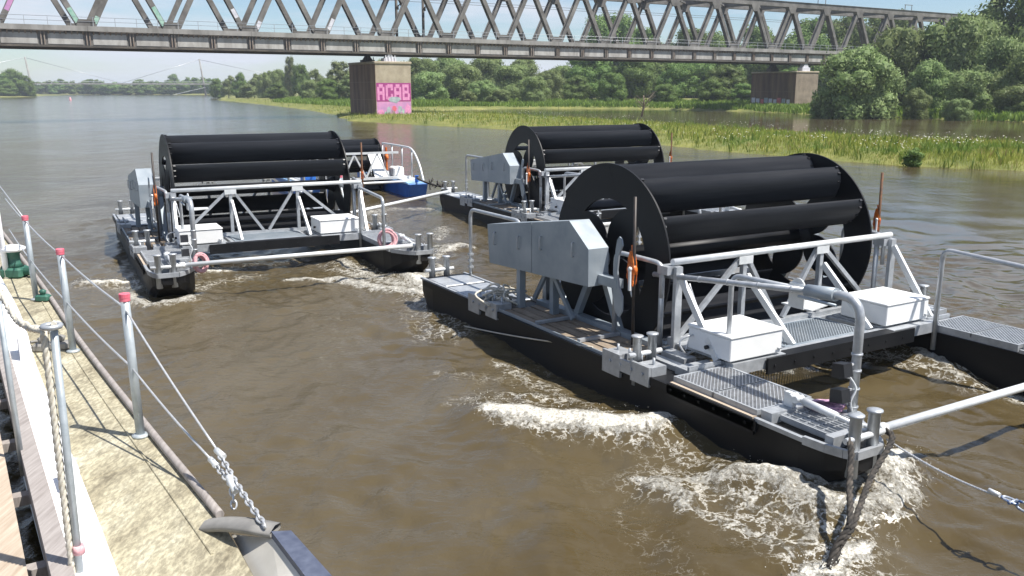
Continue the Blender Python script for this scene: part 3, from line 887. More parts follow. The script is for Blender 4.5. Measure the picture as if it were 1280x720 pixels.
def build_trees():
    g = 'willows along the backwater on the right'
    px_tree('willow', 1070, 54, 118, 128, 'rounded silvery willow in front of the rust stained pier', g)
    px_tree('willow', 1122, 36, 100, 152, 'tall silvery willow leaning behind the rounded willow by the pier', g)
    px_tree('willow', 1186, 24, 118, 150, 'broad willow whose top hides the end of the bridge chord', g)
    px_tree('leafy', 1268, -22, 136, 165, 'dark green leafy tree rising highest above the bridge end', g)
    lab = 'grey green willow in the thicket beside the backwater, right of the bridge end'
    for px, yt, w, d in [(1240, 48, 96, 135), (1288, 60, 100, 128), (1160, 74, 70, 136), (1212, 86, 74, 126), (1330, 30, 130, 150), (1145, 104, 44, 124), (1275, 104, 70, 120), (1195, 116, 40, 118), (1030, 108, 40, 134)]:
        px_tree('willow', px, yt, w, d, 'small willow shrub at the waterside of the backwater thicket' if yt > 95 else lab, 'willow thicket beside the backwater')
    lab = 'round silver green willow on the far bank between the two piers'
    for px, yt, w, d in [(540, 92, 60, 220), (575, 84, 62, 228), (603, 100, 46, 210), (640, 84, 62, 232), (668, 96, 48, 214), (688, 90, 46, 236), (705, 86, 46, 250), (528, 76, 60, 250),
                         (560, 74, 60, 262), (610, 76, 64, 262), (655, 78, 56, 262), (585, 112, 30, 205), (625, 110, 34, 207)]:
        px_tree('willow', px, yt, w, d, 'low round willow at the grassy foot of the willow row between the piers' if yt > 95 else lab if d < 245 else 'tall willow at the back of the row between the piers, under the bridge deck', 'willows between the two piers')
    lab = 'dark leafy tree reaching up to the underside of the truss bridge'
    for px, yt, w, d in [(735, 66, 70, 240), (756, 24, 88, 285), (790, 70, 66, 235), (815, 55, 70, 265), (845, 82, 58, 225), (870, 60, 70, 260), (905, 84, 60, 220), (925, 60, 70, 255),
                         (960, 50, 80, 255), (890, 100, 40, 205), (830, 104, 40, 205), (1005, 30, 90, 250), (1050, 26, 90, 250), (1100, 22, 80, 250), (860, 42, 80, 270), (900, 46, 80, 275), (800, 40, 70, 290), (945, 38, 80, 270), (985, 88, 60, 215), (765, 92, 50, 215), (930, 105, 46, 200), (720, 96, 40, 225)]:
        px_tree('leafy', px, yt, w, d, 'tall dark tree whose crown shows through the truss above the bridge deck' if yt < 62 else 'low dark tree on the bank under the bridge deck between the piers' if yt > 95 else lab, 'tall wood behind the bridge')
    lab = 'pale green tree standing left of the graffiti pier on the far bank'
    for px, yt, w, d in [(425, 78, 44, 270), (400, 88, 36, 290), (440, 92, 40, 250), (378, 82, 26, 330), (365, 72, 22, 345), (352, 88, 28, 350), (335, 90, 30, 360), (318, 92, 28, 370), (300, 90, 26, 385),
                         (286, 94, 24, 400), (272, 97, 22, 420), (412, 98, 36, 250), (455, 84, 40, 270), (388, 100, 30, 280), (345, 102, 30, 320), (480, 78, 50, 265), (500, 80, 50, 262), (310, 104, 26, 340), (460, 104, 40, 225)]:
        kd = rng.choice(('pale', 'leafy', 'pale', 'willow'))
        px_tree(kd, px, yt, w, d, {'pale': 'slender pale poplar', 'leafy': 'darker round leafy tree', 'willow': 'broad silvery willow'}[kd] + (' low at the shore' if yt > 97 else ' in the tree line') + ' between footbridge and graffiti pier', 'trees left of the graffiti pier')
    lab = 'green tree on the left shore in front of the footbridge mast'
    for px, yt, w, d in [(2, 92, 40, 500), (18, 86, 34, 505), (32, 94, 26, 510), (-14, 88, 40, 500), (10, 104, 30, 495), (38, 104, 18, 512), (-40, 84, 44, 500), (-75, 90, 44, 495), (-110, 80, 50, 505), (-150, 88, 50, 490), (-195, 84, 54, 500), (-240, 80, 54, 495)]:
        px_tree('leafy', px, yt, w, d, lab, 'trees on the left shore')
    lab = 'hazy far tree on the river bend beyond the footbridge'
    for i, px in enumerate(range(46, 290, 9)):
        px_tree('small', px + rng.uniform(-3, 3), rng.uniform(97, 106), rng.uniform(22, 34), 745 - (px - 46) * 0.32 + rng.uniform(6, 34), lab, 'far trees on the river bend', parts=False)
    px_tree('leafy', 216, 94, 26, 800, 'taller dark far tree on the bend beside the right footbridge mast', None)
    # leafy clump that overhangs the water at the edge of the spit
    p = un(1140, 206, 0.1)
    root = empty('willow_bush', (p.x, p.y, 0.05), 0.4, 'small dark green bush overhanging the water at the spit edge', 'bush')
    c = link('crown', CR['small'][0], root); c.scale = (1.75, 1.3, 1.05); c.location = (0, 0, -0.12)
    t = link('trunk', TR[0], root); t.scale = (1.2, 1.2, 0.7); t.location = (0, 0, 0)
    # bare branches of a fallen tree by the backwater
    p = far(802, 128, 0.6)
    root = empty('dead_tree', p, 0, 'bare brown dead branches standing at the backwater edge', 'tree')
    mb = MB(); g = random.Random(4)
    mb.path([(0, 0, -0.4), (0.3, 0, 1.2), (0.2, 0.1, 2.6)], 0.16, 7, r1=0.07); mb.build('trunk', M['dead'], root)
    mb = MB()
    for i in range(16):
        z = g.uniform(0.4, 2.4); a = g.uniform(0, 6.28); l = g.uniform(0.8, 2.0)
        s = Vector((0.25, 0, z)); e = s + Vector((math.cos(a) * l, math.sin(a) * l, g.uniform(0.2, 1.8)))
        mb.path([s, s.lerp(e, 0.5) + Vector((0, 0, g.uniform(-.2, .3))), e], 0.05, 5, r1=0.02)
    mb.build('branches', M['dead'], root)


build_trees()

# ------------------------------------------------------------------ truss railway bridge
BA = R(58.5)
BV = Vector((math.sin(BA), math.cos(BA), 0))
BO = far(109, 110.7, 10.5); BO.z = 0
PAN = 9.8


def build_bridge():
    root = empty('railway_bridge', BO, math.atan2(BV.y, BV.x), 'long grey steel truss railway bridge crossing above the river', 'bridge')
    W, Z0, ZD, ZT = 8.0, 8.95, 11.45, 19.75      # local x along, y across (away), z up
    n0, n1 = -4, 26
    x0, x1 = n0 * PAN, n1 * PAN
    for j, y in enumerate((0.0, W)):
        mb = MB(); mb.bb(x0, x1, y - 0.42, y + 0.42, ZT - 0.55, ZT + 0.40); mb.bb(x0, x1, y - 0.55, y + 0.55, ZT + 0.403, ZT + 0.46)
        mb.build('top_chord', M['bridge'], root)
        mb = MB(); mb.bb(x0, x1, y - 0.38, y + 0.38, Z0 + 0.25, 10.75); mb.build('bottom_chord', M['bridge'], root)
        mb = MB(); mb.bb(x0, x1, y - 0.60, y + 0.60, Z0, Z0 + 0.247); mb.build('bottom_flange', M['bridge_dark'], root)
        # diagonals, one part each
        for i in range(n0, n1):
            for sgn in (-1, 1):
                xb, xt = i * PAN, i * PAN + sgn * PAN / 2
                mb = MB()
                a, b = Vector((xb + sgn * 0.25, y, 10.5)), Vector((xt - sgn * 0.2, y, ZT - 0.4))
                side = Vector((0, 1, 0))
                # two side plates with lacing between, seen as one box with a recessed web
                for o in (-0.33, 0.33):
                    mb.beam(a + side * o, b + side * o, 0.09, 0.62, up=(0, 1, 0) if False else (sgn * -1, 0, 0.5))
                mb.beam(a, b, 0.56, 0.30, up=(sgn * -1, 0, 0.5))
                mb.build('diagonal', M['bridge'], root)
            # gusset plates
            mb = MB(); gx = i * PAN
            mb.prism([(gx - 1.25, 10.75), (gx + 1.25, 10.75), (gx + 0.9, 12.25), (gx - 0.9, 12.25)], y - 0.46, y + 0.46, 'y')
            mb.build('gusset', M['bridge'], root)
            mb = MB(); gx = i * PAN + PAN / 2
            mb.prism([(gx - 1.15, ZT - 0.5), (gx + 1.15, ZT - 0.5), (gx + 0.55, ZT - 1.65), (gx - 0.55, ZT - 1.65)], y - 0.45, y + 0.45, 'y')
            mb.build('gusset', M['bridge'], root)
    br_ = MB()
    # near face of the bottom chord: cover plates with rusty stiffeners between
    for i in range(n0 * 2, n1 * 2):
        cx = i * PAN / 2
        mb = MB(); mb.bb(cx + 0.55, cx + PAN / 2 - 0.55, -0.43, -0.383, Z0 + 0.35, 10.55); mb.build('cover_plate', M['girder_plate'], root)
        mb = MB()
        mb.bb(cx - 0.22, cx - 0.10, -0.62, -0.383, Z0 + 0.25, 10.74); mb.bb(cx + 0.14, cx + 0.26, -0.60, -0.383, Z0 + 0.25, 10.74)
        mb.build('stiffener', M['bridge_rust'], root)
        mb = br_
        for k in range(7):
            bx = cx + 0.6 + k * 0.62
            mb.prism([(-0.80, 10.82), (-0.435, 10.82), (-0.435, 10.45)], bx, bx + 0.14, 'x')
    br_.build('brackets', M['bridge_rust'], root, kind='stuff')
    # side walkway with a concrete edge beam
    for i in range(n0, n1):
        mb = MB(); xa = i * PAN + 0.015; xb = xa + PAN - 0.03
        mb.bb(xa, xb, -0.84, -0.64, 10.85, ZD); mb.bb(xa, xb, -0.64, -0.48, 10.825, 11.05)
        mb.build('walkway_panel', M['bridge_edge'], root)
    # deck, cross girders, ballast trough
    mb = MB(); mb.bb(x0, x1, 0.5, W - 0.5, 10.3, 10.95); mb.build('track_deck', M['bridge_dark'], root)
    for i in range(n0, n1):
        mb = MB(); mb.bb(i * PAN - 0.25, i * PAN + 0.25, 0.39, W - 0.39, Z0 + 0.4, 10.29); mb.build('cross_girder', M['bridge_dark'], root)
        mb = MB(); mb.bb(i * PAN + PAN / 2 - 0.3, i * PAN + PAN / 2 + 0.3, 0.43, W - 0.43, ZT - 0.5, ZT + 0.2)
        mb.beam((i * PAN + PAN / 2 + 0.31, 0.43, ZT - 0.1), (i * PAN + 1.5 * PAN - 0.31, W - 0.43, ZT - 0.1), 0.3, 0.3)
        mb.build('portal_strut', M['bridge'], root)
    # railing on the walkway
    mb = MB()
    for z in (ZD + 0.52, ZD + 1.02):
        mb.tube((x0, -0.72, z), (x1, -0.72, z), 0.025, 5)
    mb.build('rail', M['galv'], root)
    mb = MB(); mb.bb(-0.03, 0.03, -0.75, -0.69, ZD, ZD + 1.05); post = mb.build('rail_post', M['galv'], root); post.location.x = x0 + 0.7
    k = x0 + 0.7 + PAN / 4
    while k < x1:
        o = link('rail_post', post.data, root); o.location.x = k; k += PAN / 4
    # catenary: masts inside the trusses and portal frames on top
    for s in (44.0, 48.5):
        mb = MB(); mb.tube((s, W - 1.0, 10.95), (s, W - 1.0, 18.3), 0.22, 8); mb.beam((s, W - 1.0, 16.2), (s, W - 3.4, 16.7), 0.12, 0.12)
        mb.tube((s, W - 1.6, 15.8), (s, W - 1.6, 16.3), 0.16, 8)
        mb.build('catenary_mast', M['bridge_dark'], root)
    for s in (108, 131, 158, 186):
        mb = MB()
        for dx in (-1.1, 1.1):
            mb.bb(s + dx - 0.05, s + dx + 0.05, -0.05, 0.05, ZT + 0.461, ZT + 1.5)
        mb.bb(s - 1.3, s + 1.3, -0.06, 0.06, ZT + 1.503, ZT + 1.62)
        mb.build('wire_frame', M['bridge'], root)
    mb = MB(); s = 106.0
    mb.bb(s - 0.12, s + 0.12, 0.2, 0.4, ZT + 0.461, ZT + 3.2); mb.bb(s - 0.9, s + 0.9, 0.25, 0.35, ZT + 1.3, ZT + 1.4)
    mb.build('catenary_mast', M['bridge'], root)
    for y in (2.2, 5.6):
        mb = MB(); mb.tube((x0, y, 17.0), (x1, y, 17.0), 0.03, 5); mb.build('contact_wire', M['bridge_dark'], root)
    # spray paint on a few diagonals, thin coats on the near plates
    for i, sgn, c, f0, f1 in [(-1, 1, 'lilac', 0.28, 0.46), (0, -1, 'spray_green', 0.16, 0.34), (0, 1, 'spray_green', 0.14, 0.24), (1, -1, 'spray_green', 0.15, 0.40), (2, -1, 'spray_white', 0.3, 0.42), (3, 1, 'spray_white', 0.18, 0.34), (2, 1, 'spray_white', 0.14, 0.26)]:
        a, b = Vector((i * PAN + sgn * 0.25, -0.379, 10.5)), Vector((i * PAN + sgn * (PAN / 2 - 0.2), -0.379, ZT - 0.4))
        mb = MB(); mb.beam(a.lerp(b, f0), a.lerp(b, f1), 0.006, 0.50, up=(sgn * -1, 0, 0.5)); mb.build('graffiti', M[c], root)
    return root


def b_loc(s, t, z):
    return BO + BV * s + Vector((-BV.y, BV.x, 0)) * t + Vector((0, 0, z))


def letter_boxes(ch):
    """strokes in a 1 x 1 cell: (x0, x1, y0, y1)"""
    w = 0.30
    return {'A': [(0, w, 0, 0.84), (1 - w, 1, 0, 0.84), (w - .08, 1 - w + .08, 0.76, 1), (w, 1 - w, 0.34, 0.56)],
            'C': [(0, w, 0.06, 0.94), (w - .06, 1, 0.78, 1), (w - .06, 1, 0, 0.22), (1 - w, 1, 0.22, 0.40), (1 - w, 1, 0.62, 0.78)],
            'B': [(0, w, 0, 1), (w, 0.9, 0.80, 1), (w, 0.9, 0.42, 0.60), (w, 1.0, 0, 0.20), (0.68, 0.9, 0.60, 0.80), (0.74, 1.04, 0.2, 0.42)]}[ch]


def build_piers():
    rz = math.atan2(BV.y, BV.x)
    # graffiti pier; local x along the bridge, y away
    root = empty('bridge_pier', b_loc(36.9, -0.9, 0), rz, 'tan concrete bridge pier with pink ACAB graffiti on its sunlit face', 'pier')
    w, dp = 5.55, 10.0
    mb = MB(); mb.bb(0.02, w, 0, dp, -2.5, 7.6); mb.build('wall', M['pier'], root)
    # the side towards the stream is stained brown, cast in lifts with joints
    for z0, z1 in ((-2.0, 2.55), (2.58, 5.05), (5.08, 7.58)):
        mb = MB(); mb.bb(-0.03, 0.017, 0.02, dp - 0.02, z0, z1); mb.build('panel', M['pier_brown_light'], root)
    mb = MB(); mb.cbox(-0.15, w + 0.12, -0.12, dp + 0.12, 7.603, 7.95, 0.06); mb.build('cap', M['pier'], root)
    for y in (0.95, 8.9):
        mb = MB(); mb.bb(1.6, 3.5, y - 0.6, y + 0.6, 7.953, 8.4)
        mb.prism([(1.9, 8.403), (3.2, 8.403), (2.8, 8.945), (2.3, 8.945)], y - 0.5, y + 0.5, 'y')
        for k in range(4):
            mb.bb(1.75 + k * 0.48, 1.87 + k * 0.48, y - 0.68, y - 0.605, 7.96, 8.8)
        mb.build('bearing', M['spray_white'] if y < 2 else M['bridge_dark'], root)
    def paint(x0, x1, z0, z1, m, off, name='graffiti'):
        mb = MB(); mb.bb(x0, x1, -0.004 - off, -0.0015 - off + 0.001, z0, z1); mb.build(name, M[m], root)
    paint(0.06, w - 0.05, 2.30, 4.95, 'magenta', 0.0)
    paint(0.10, w - 0.08, 0.2, 2.27, 'lilac', 0.0)
    x = 0.22
    for ch in 'ACAB':
        mb = MB()
        for a, b, c, d in letter_boxes(ch):
            mb.bb(x + a * 1.12, x + b * 1.12, -0.012, -0.006, 2.50 + c * 2.25, 2.50 + d * 2.25)
        o = mb.build('graffiti_letter', M['pink'], root); x += 1.31
    for (a, b, c, d, m) in [(1.9, 3.9, 2.05, 3.1, 'spray_grey'), (1.55, 2.3, 0.5, 1.7, 'spray_grey'), (3.35, 4.05, 0.6, 1.8, 'spray_grey'), (4.5, 5.4, 0.3, 2.1, 'pink'), (0.2, 1.3, 0.3, 1.2, 'pink'), (2.45, 3.2, 0.9, 1.75, 'capred'), (1.2, 1.6, 0.3, 0.9, 'spray_green'), (4.0, 4.4, 0.5, 1.3, 'spray_green')]:
        mb = MB()
        pts = []
        for k in range(14):
            t = 2 * math.pi * k / 14; q = rng.uniform(0.75, 1.08)
            pts.append(((a + b) / 2 + (b - a) / 2 * q * math.cos(t), (c + d) / 2 + (d - c) / 2 * q * math.sin(t)))
        mb.prism(pts, -0.020, -0.014 if m != 'spray_grey' else -0.0135, 'y'); mb.build('graffiti', M[m], root)
    # second pier
    root = empty('bridge_pier', b_loc(124.2, -0.9, 0), rz, 'rust brown concrete pier with faded white and red graffiti behind the rounded willow', 'pier')
    w, dp = 6.3, 11.5
    mb = MB(); mb.bb(0.02, w, 0, dp, -1.0, 7.2); mb.build('wall', M['pier_dull'], root)
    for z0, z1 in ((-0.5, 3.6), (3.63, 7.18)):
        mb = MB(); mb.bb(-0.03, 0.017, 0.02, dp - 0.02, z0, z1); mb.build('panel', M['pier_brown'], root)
    mb = MB(); mb.cbox(-0.15, w + 0.12, -0.12, dp + 0.12, 7.203, 7.5, 0.06); mb.build('cap', M['pier'], root)
    for y in (0.95, 8.9):
        mb = MB(); mb.bb(2.0, 4.2, y - 0.6, y + 0.6, 7.503, 8.2); mb.prism([(2.3, 8.203), (3.9, 8.203), (3.4, 8.945), (2.8, 8.945)], y - 0.5, y + 0.5, 'y')
        mb.build('bearing', M['spray_white'] if y < 2 else M['bridge_dark'], root)
    for k in range(9):
        y0 = 1.2 + k * 1.12; m = ('spray_white', 'spray_grey', 'spray_red', 'spray_white')[k % 4]
        mb = MB(); mb.bb(-0.036, -0.0315, y0, y0 + 0.8 + 0.1 * (k % 3), 0.8 + 0.1 * (k % 2), 2.1 + 0.15 * (k % 3)); mb.build('graffiti', M[m], root)


build_bridge()
build_piers()


def build_footbridge():
    D = 600.0
    a, b = far(43, D, 0), far(258, D + 40, 0)
    ax = (b - a); L = ax.length
    root = empty('footbridge', a, math.atan2(ax.y, ax.x), 'distant pale cable footbridge with two slender masts across the river', 'bridge')
    zd = 8.0
    mb = MB(); mb.bb(-110, L + 60, -2.2, 2.2, zd - 0.6, zd + 0.3); mb.build('deck', M['bridge_edge'], root)
    mb = MB(); mb.bb(-110, L + 60, -2.2, -2.05, zd + 1.2, zd + 1.4); mb.build('rail', M['galv_white'], root)
    for x, s in ((0, -1), (L, -1)):
        mb = MB(); mb.path([(x, 0, -3), (x + s * 1.2, 0, zd), (x + s * 3.0, 0, 25)], 0.75, 8, r1=0.45); mb.build('mast', M['bridge_edge'], root)
        for d in (-1, 1):
            mb = MB(); mb.tube((x + s * 2.9, 0, 24.6), (x + d * (L / 2 if (x == 0) == (d > 0) else 75), 0, zd + 0.3), 0.16, 5); mb.build('cable', M['galv'], root)
    mb = MB(); mb.prism([(L - 22, 0.6), (L - 21, 0.6), (L, 5.5), (L - 1, 5.5)], -3.4, -2.3, 'y'); mb.build('ramp', M['galv_white'], root)
    for x in (-60, L + 40):
        mb = MB(); mb.bb(x - 1, x + 1, -1.5, 1.5, -2, zd - 0.603); mb.build('support', M['bridge_edge'], root)
    p = un(88, 125.5, 0)
    mb = MB(); mb.lathe([(0.1, -0.4), (0.45, -0.2), (0.5, 0.2), (0.3, 0.7), (0.1, 1.3)], (0, 0, 0), 10)
    r = mb.build('river_buoy', M['buoy'], None, label='tiny pink marker buoy far out on the river', cat='buoy'); r.location = p


build_footbridge()
#PART2#
# ------------------------------------------------------------------ floating water wheels
WC_Y, WC_Z, WR = 2.55, 1.60, 1.37          # wheel axis and radius
DX0, DX1 = 0.045, 4.13                     # planes of the two discs


def disc_geo(Rad, nwin=4, phase=8.0, seg=96):
    verts = [(0.0, 0.0)]; faces = []; cache = {}
    def vid(a, r):
        k = (round(a % 360, 4), round(r, 5))
        if k not in cache:
            t = math.radians(a); cache[k] = len(verts); verts.append((r * math.sin(t), r * math.cos(t)))
        return cache[k]
    per = 360.0 / nwin
    def rin(a):
        d = abs(((a - phase + per / 2) % per) - per / 2)
        return (0.17 + 0.46 * (min(d, 36.0) / 36.0) ** 0.75) * Rad if d < 36.0 - 1e-6 else None
    st = 360.0 / seg
    for i in range(seg):
        a0, a1 = i * st + phase, (i + 1) * st + phase
        r0, r1 = rin(a0), rin(a1)
        if r0 is None and r1 is None:
            faces.append((0, vid(a0, 0.63 * Rad), vid(a1, 0.63 * Rad)))
        else:
            r0 = r0 if r0 is not None else 0.63 * Rad; r1 = r1 if r1 is not None else 0.63 * Rad
            faces.append((0, vid(a0, r0), vid(a1, r1)))
        faces.append((vid(a0, 0.63 * Rad), vid(a0, Rad), vid(a1, Rad), vid(a1, 0.63 * Rad)))
    return verts, faces


def blade_mesh(Rad, x0, x1, name='blade'):
    mb = MB(); n = 12; th = 0.022
    a, b = 0.17 * Rad, 0.27 * Rad
    outer, inner = [], []
    for i in range(n + 1):
        p = math.pi / 2 * i / n * 1.12
        y, z = -a * math.sin(p), 0.975 * Rad - b * (1 - math.cos(p))
        ny, nz = -math.sin(p) * b, math.cos(p) * a
        l = math.hypot(ny, nz); ny, nz = ny / l, nz / l
        outer.append((y, z)); inner.append((y - ny * th, z - nz * th))
    m = n + 1
    vs_ = [(x, *p) for x in (x0, x1) for p in outer + inner]
    fs = []
    for i in range(n):
        fs.append((i, i + 1, 2 * m + i + 1, 2 * m + i)); fs.append((m + i, 3 * m + i, 3 * m + i + 1, m + i + 1))
    sm = len(fs)
    mb.add(vs_, fs, True)
    e = []
    for o in (0, 2 * m):
        for i in range(n):
            e.append((o + i, o + m + i, o + m + i + 1, o + i + 1))
    e += [(0, 2 * m, 3 * m, m), (n, m + n, 3 * m + n, 2 * m + n)]
    mb.f += e; mb.s += [False] * len(e)
    # flange with bolts where the blade meets each disc
    for x, s in ((x0, 1), (x1, -1)):
        for i in range(1, n - 1, 3):
            y, z = outer[i]
            mb.box((x + s * 0.045, y * 1.0 - 0.0, z + 0.012), (0.05, 0.03, 0.03))
    me = bpy.data.meshes.new(name); me.from_pydata(mb.v, [], mb.f); me.update()
    me.polygons.foreach_set('use_smooth', mb.s); me.materials.append(M['blade'])
    return me


def grate(mb, x0, x1, y0, y1, z, pitch=0.05, w=0.010, h=0.03, cross=0.11):
    k = x0 + pitch / 2
    while k < x1:
        mb.bb(k - w / 2, k + w / 2, y0, y1, z - h, z); k += pitch
    k = y0 + cross / 2
    while k < y1:
        mb.bb(x0, x1, k - 0.006, k + 0.006, z - h * 0.7, z - 0.004); k += cross
    mb.bb(x0 - 0.025, x0, y0, y1, z - 0.05, z + 0.006); mb.bb(x1, x1 + 0.025, y0, y1, z - 0.05, z + 0.006)
    mb.bb(x0, x1, y0 - 0.025, y0, z - 0.05, z + 0.005); mb.bb(x0, x1, y1, y1 + 0.025, z - 0.05, z + 0.005)


def diamond(mb, x0, x1, y0, y1, z, p=0.056):
    """expanded metal sheet: crossing slanted strips inside a rim"""
    w, h = 0.010, 0.012
    Lx, Ly = x1 - x0, y1 - y0
    k = -Ly
    while k < Lx:
        for sg in (1, -1):
            # line x = k + t (sg 1) or mirrored, clipped to the sheet
            t0, t1 = max(0, -k), min(Ly, Lx - k)
            if t1 - t0 > 0.03:
                xa, xb = k + t0, k + t1
                if sg < 0:
                    xa, xb = Lx - xa, Lx - xb
                mb.beam((x0 + xa, y0 + t0, z - (0.0 if sg > 0 else 0.003)), (x0 + xb, y0 + t1, z - (0.0 if sg > 0 else 0.003)), w, h)
        k += p
    mb.bb(x0 - 0.03, x0, y0 - .03, y1 + .03, z - 0.05, z + 0.012); mb.bb(x1, x1 + 0.03, y0 - .03, y1 + .03, z - 0.05, z + 0.012)
    mb.bb(x0, x1, y0 - 0.03, y0, z - 0.05, z + 0.011); mb.bb(x0, x1, y1, y1 + 0.03, z - 0.05, z + 0.011)


def bollard_pair(root, xa, xb, y, z, name='bollard'):
    for x in (xa, xb):
        mb = MB(); mb.lathe([(0.058, -0.42), (0.058, 0.20), (0.078, 0.202), (0.078, 0.222), (0.03, 0.228)], (x, y, z), 14)
        mb.build(name, M['galv'], root)
    mb = MB(); mb.tube((xa - 0.14, y - 0.01, z - 0.02), (xb + 0.14, y - 0.01, z - 0.02), 0.032, 10); mb.build('bollard_pin', M['galv_white'], root)


def build_hull(root, near):
    """hull with its deck fittings; the far hull is the near one mirrored"""
    def X(x): return x if near else 3.90 - x
    def bbx(mb, x0, x1, *r): return mb.bb(min(X(x0), X(x1)), max(X(x0), X(x1)), *r)
    hull = empty('hull', (0, 0, 0)); hull.parent = root
    # body by stations: raked rounded bow, square stern
    ST = [(7.05, -0.90, -0.06, 0.14), (6.5, -0.95, -0.03, -0.40), (2.0, -0.95, -0.03, -0.40), (-0.6, -0.95, -0.03, -0.38), (-1.2, -0.95, -0.03, -0.28), (-1.65, -0.95, -0.04, -0.12), (-2.00, -0.945, -0.09, 0.05), (-2.30, -0.92, -0.22, 0.20), (-2.48, -0.88, -0.34, 0.30), (-2.58, -0.82, -0.45, 0.40)]
    mb = MB(); vs_ = []
    for (y, xo, xi, zb) in ST:
        zc = zb + min(0.16, (0.56 - zb) * 0.4); ins = 0.10
        vs_ += [(X(xo), y, 0.56), (X(xo + 0.012), y, zc), (X(xo + ins), y, zb), (X(xi - ins), y, zb), (X(xi - 0.012), y, zc), (X(xi), y, 0.56)]
    fs = [tuple(range(6)), tuple(len(vs_) - 1 - k for k in range(6))]
    for k in range(len(ST) - 1):
        for q in range(6):
            r_ = (q + 1) % 6
            fs.append((k * 6 + q, k * 6 + 6 + q, k * 6 + 6 + r_, k * 6 + r_))
    mb.add(vs_, fs)
    mb.build('shell', M['hull'], hull)
    # rubbing strake and galvanised edge angle
    mb = MB(); bbx(mb, -0.985, -0.955, -1.45, 6.8, 0.47, 0.575); mb.build('rubbing_strake', M['black'], hull)
    mb = MB()
    for x0, x1 in ((-0.965, -0.915), (-0.075, -0.03)):
        mc = MB(); bbx(mc, x0, x1, 4.3, 6.98, 0.563, 0.60); mc.build('edge_angle', M['galv'], hull)
        mc = MB(); bbx(mc, x0, x1, -2.05, -1.40, 0.563, 0.61); mc.build('edge_angle', M['galv'], hull)
    ring = [(-0.94, -2.05), (-0.918, -2.30), (-0.875, -2.48), (-0.82, -2.585), (-0.45, -2.585), (-0.34, -2.48), (-0.22, -2.30), (-0.09, -2.05)]
    for (xa_, ya_), (xb_, yb_) in zip(ring[:-1], ring[1:]):
        mb.beam((X(xa_), ya_, 0.585), (X(xb_), yb_, 0.585), 0.045, 0.085)
    mb.build('edge_angle', M['galv'], hull)
    # stern hatch panels
    for y0 in (4.48, 5.26, 6.08):
        mb = MB(); mb.cbox(min(X(-0.88), X(-0.10)), max(X(-0.88), X(-0.10)), y0, y0 + 0.72, 0.565, 0.592, 0.006); mb.build('hatch_panel', M['galv'], hull)
    # long channels and wet planks beside the wheel
    for k, x in enumerate((-0.84, -0.66, -0.48, -0.30)):
        mb = MB(); bbx(mb, x - 0.075, x + 0.075, 1.30, 4.05, 0.563, 0.59 + 0.006 * (k % 2)); mb.build('plank', M['plank'], hull)
    mb = MB(); bbx(mb, -0.20, -0.05, 1.25, 4.15, 0.563, 0.66); bbx(mb, -0.95, -0.93, 1.2, 4.2, 0.577, 0.62); mb.build('channel', M['galv_sheet'], hull)
    for y0 in (1.9, 3.0):
        mb = MB(); bbx(mb, -0.9, -0.21, y0, y0 + 0.07, 0.60, 0.64); mb.build('crossbar', M['galv'], hull)
    # clamp blocks on the outer edge
    for y0 in (0.30, 4.06):
        mb = MB(); bbx(mb, -1.0, -0.96, y0, y0 + 0.36, 0.44, 0.69); bbx(mb, -1.008, -0.96, y0 + 0.34, y0 + 0.60, 0.50, 0.66); bbx(mb, -1.0, -0.96, y0 + 0.58, y0 + 0.95, 0.40, 0.70); bbx(mb, -0.955, -0.72, y0, y0 + 0.28, 0.563, 0.68); bbx(mb, -0.955, -0.72, y0 + 0.62, y0 + 0.92, 0.563, 0.69)
        bbx(mb, -0.98, -0.94, y0 + 0.36, y0 + 0.40, 0.5, 0.78)
        for k in range(4):
            mb.tube((X(-1.001), y0 + 0.12 + 0.22 * k, 0.58), (X(-1.022), y0 + 0.12 + 0.22 * k, 0.58), 0.022, 6)
            mb.tube((X(-0.84), y0 + 0.1 + 0.24 * k, 0.62), (X(-0.84), y0 + 0.1 + 0.24 * k, 0.77), 0.018, 6)
        mb.build('clamp_block', M['galv'], hull)
    bollard_pair(hull, X(-0.90), X(-0.66), 0.66, 0.78)
    # timber pad under the wheel frame
    mb = MB(); bbx(mb, -0.90, -0.25, 1.02, 1.26, 0.563, 0.62); mb.build('timber_pad', M['plank'], hull)
    mb = MB(); bbx(mb, -0.60, -0.08, 0.05, 0.28, 0.563, 0.66); bbx(mb, -0.55, -0.40, 0.30, 0.9, 0.563, 0.63); bbx(mb, -0.3, -0.1, 0.45, 0.9, 0.563, 0.65)
    bbx(mb, -0.62, -0.1, 0.0, 0.035, 0.563, 0.72)
    mb.build('deck_bracket', M['galv'], hull)
    # walkway
    mb = MB(); bbx(mb, -0.954, -0.05, -1.37, -0.04, 0.563, 0.605); mb.build('walkway_plate', M['gang_wood'] if near else M['galv'], hull)
    for k, (ya, yb) in enumerate(((-1.34, -0.72), (-0.68, -0.06))):
        mb = MB()
        diamond(mb, min(X(-0.86), X(-0.08)), max(X(-0.86), X(-0.08)), ya, yb, 0.655)
        mb.build('grating', M['galv'], hull)
    mb = MB(); bbx(mb, -0.985, -0.957, -1.42, -0.02, 0.42, 0.590)
    for k in range(6): mb.tube((X(-0.986), -1.3 + 0.24 * k, 0.53), (X(-1.0), -1.3 + 0.24 * k, 0.53), 0.016, 6)
    mb.build('side_rail', M['black'], hull)
    mb = MB(); bbx(mb, -0.70, -0.16, -2.25, -1.55, 0.563, 0.585); mb.build('bow_plate', M['galv'], hull)
    mb = MB(); grate(mb, min(X(-0.72), X(-0.20)), max(X(-0.72), X(-0.20)), -2.22, -1.56, 0.645, 0.055); mb.build('grating', M['galv'], hull)
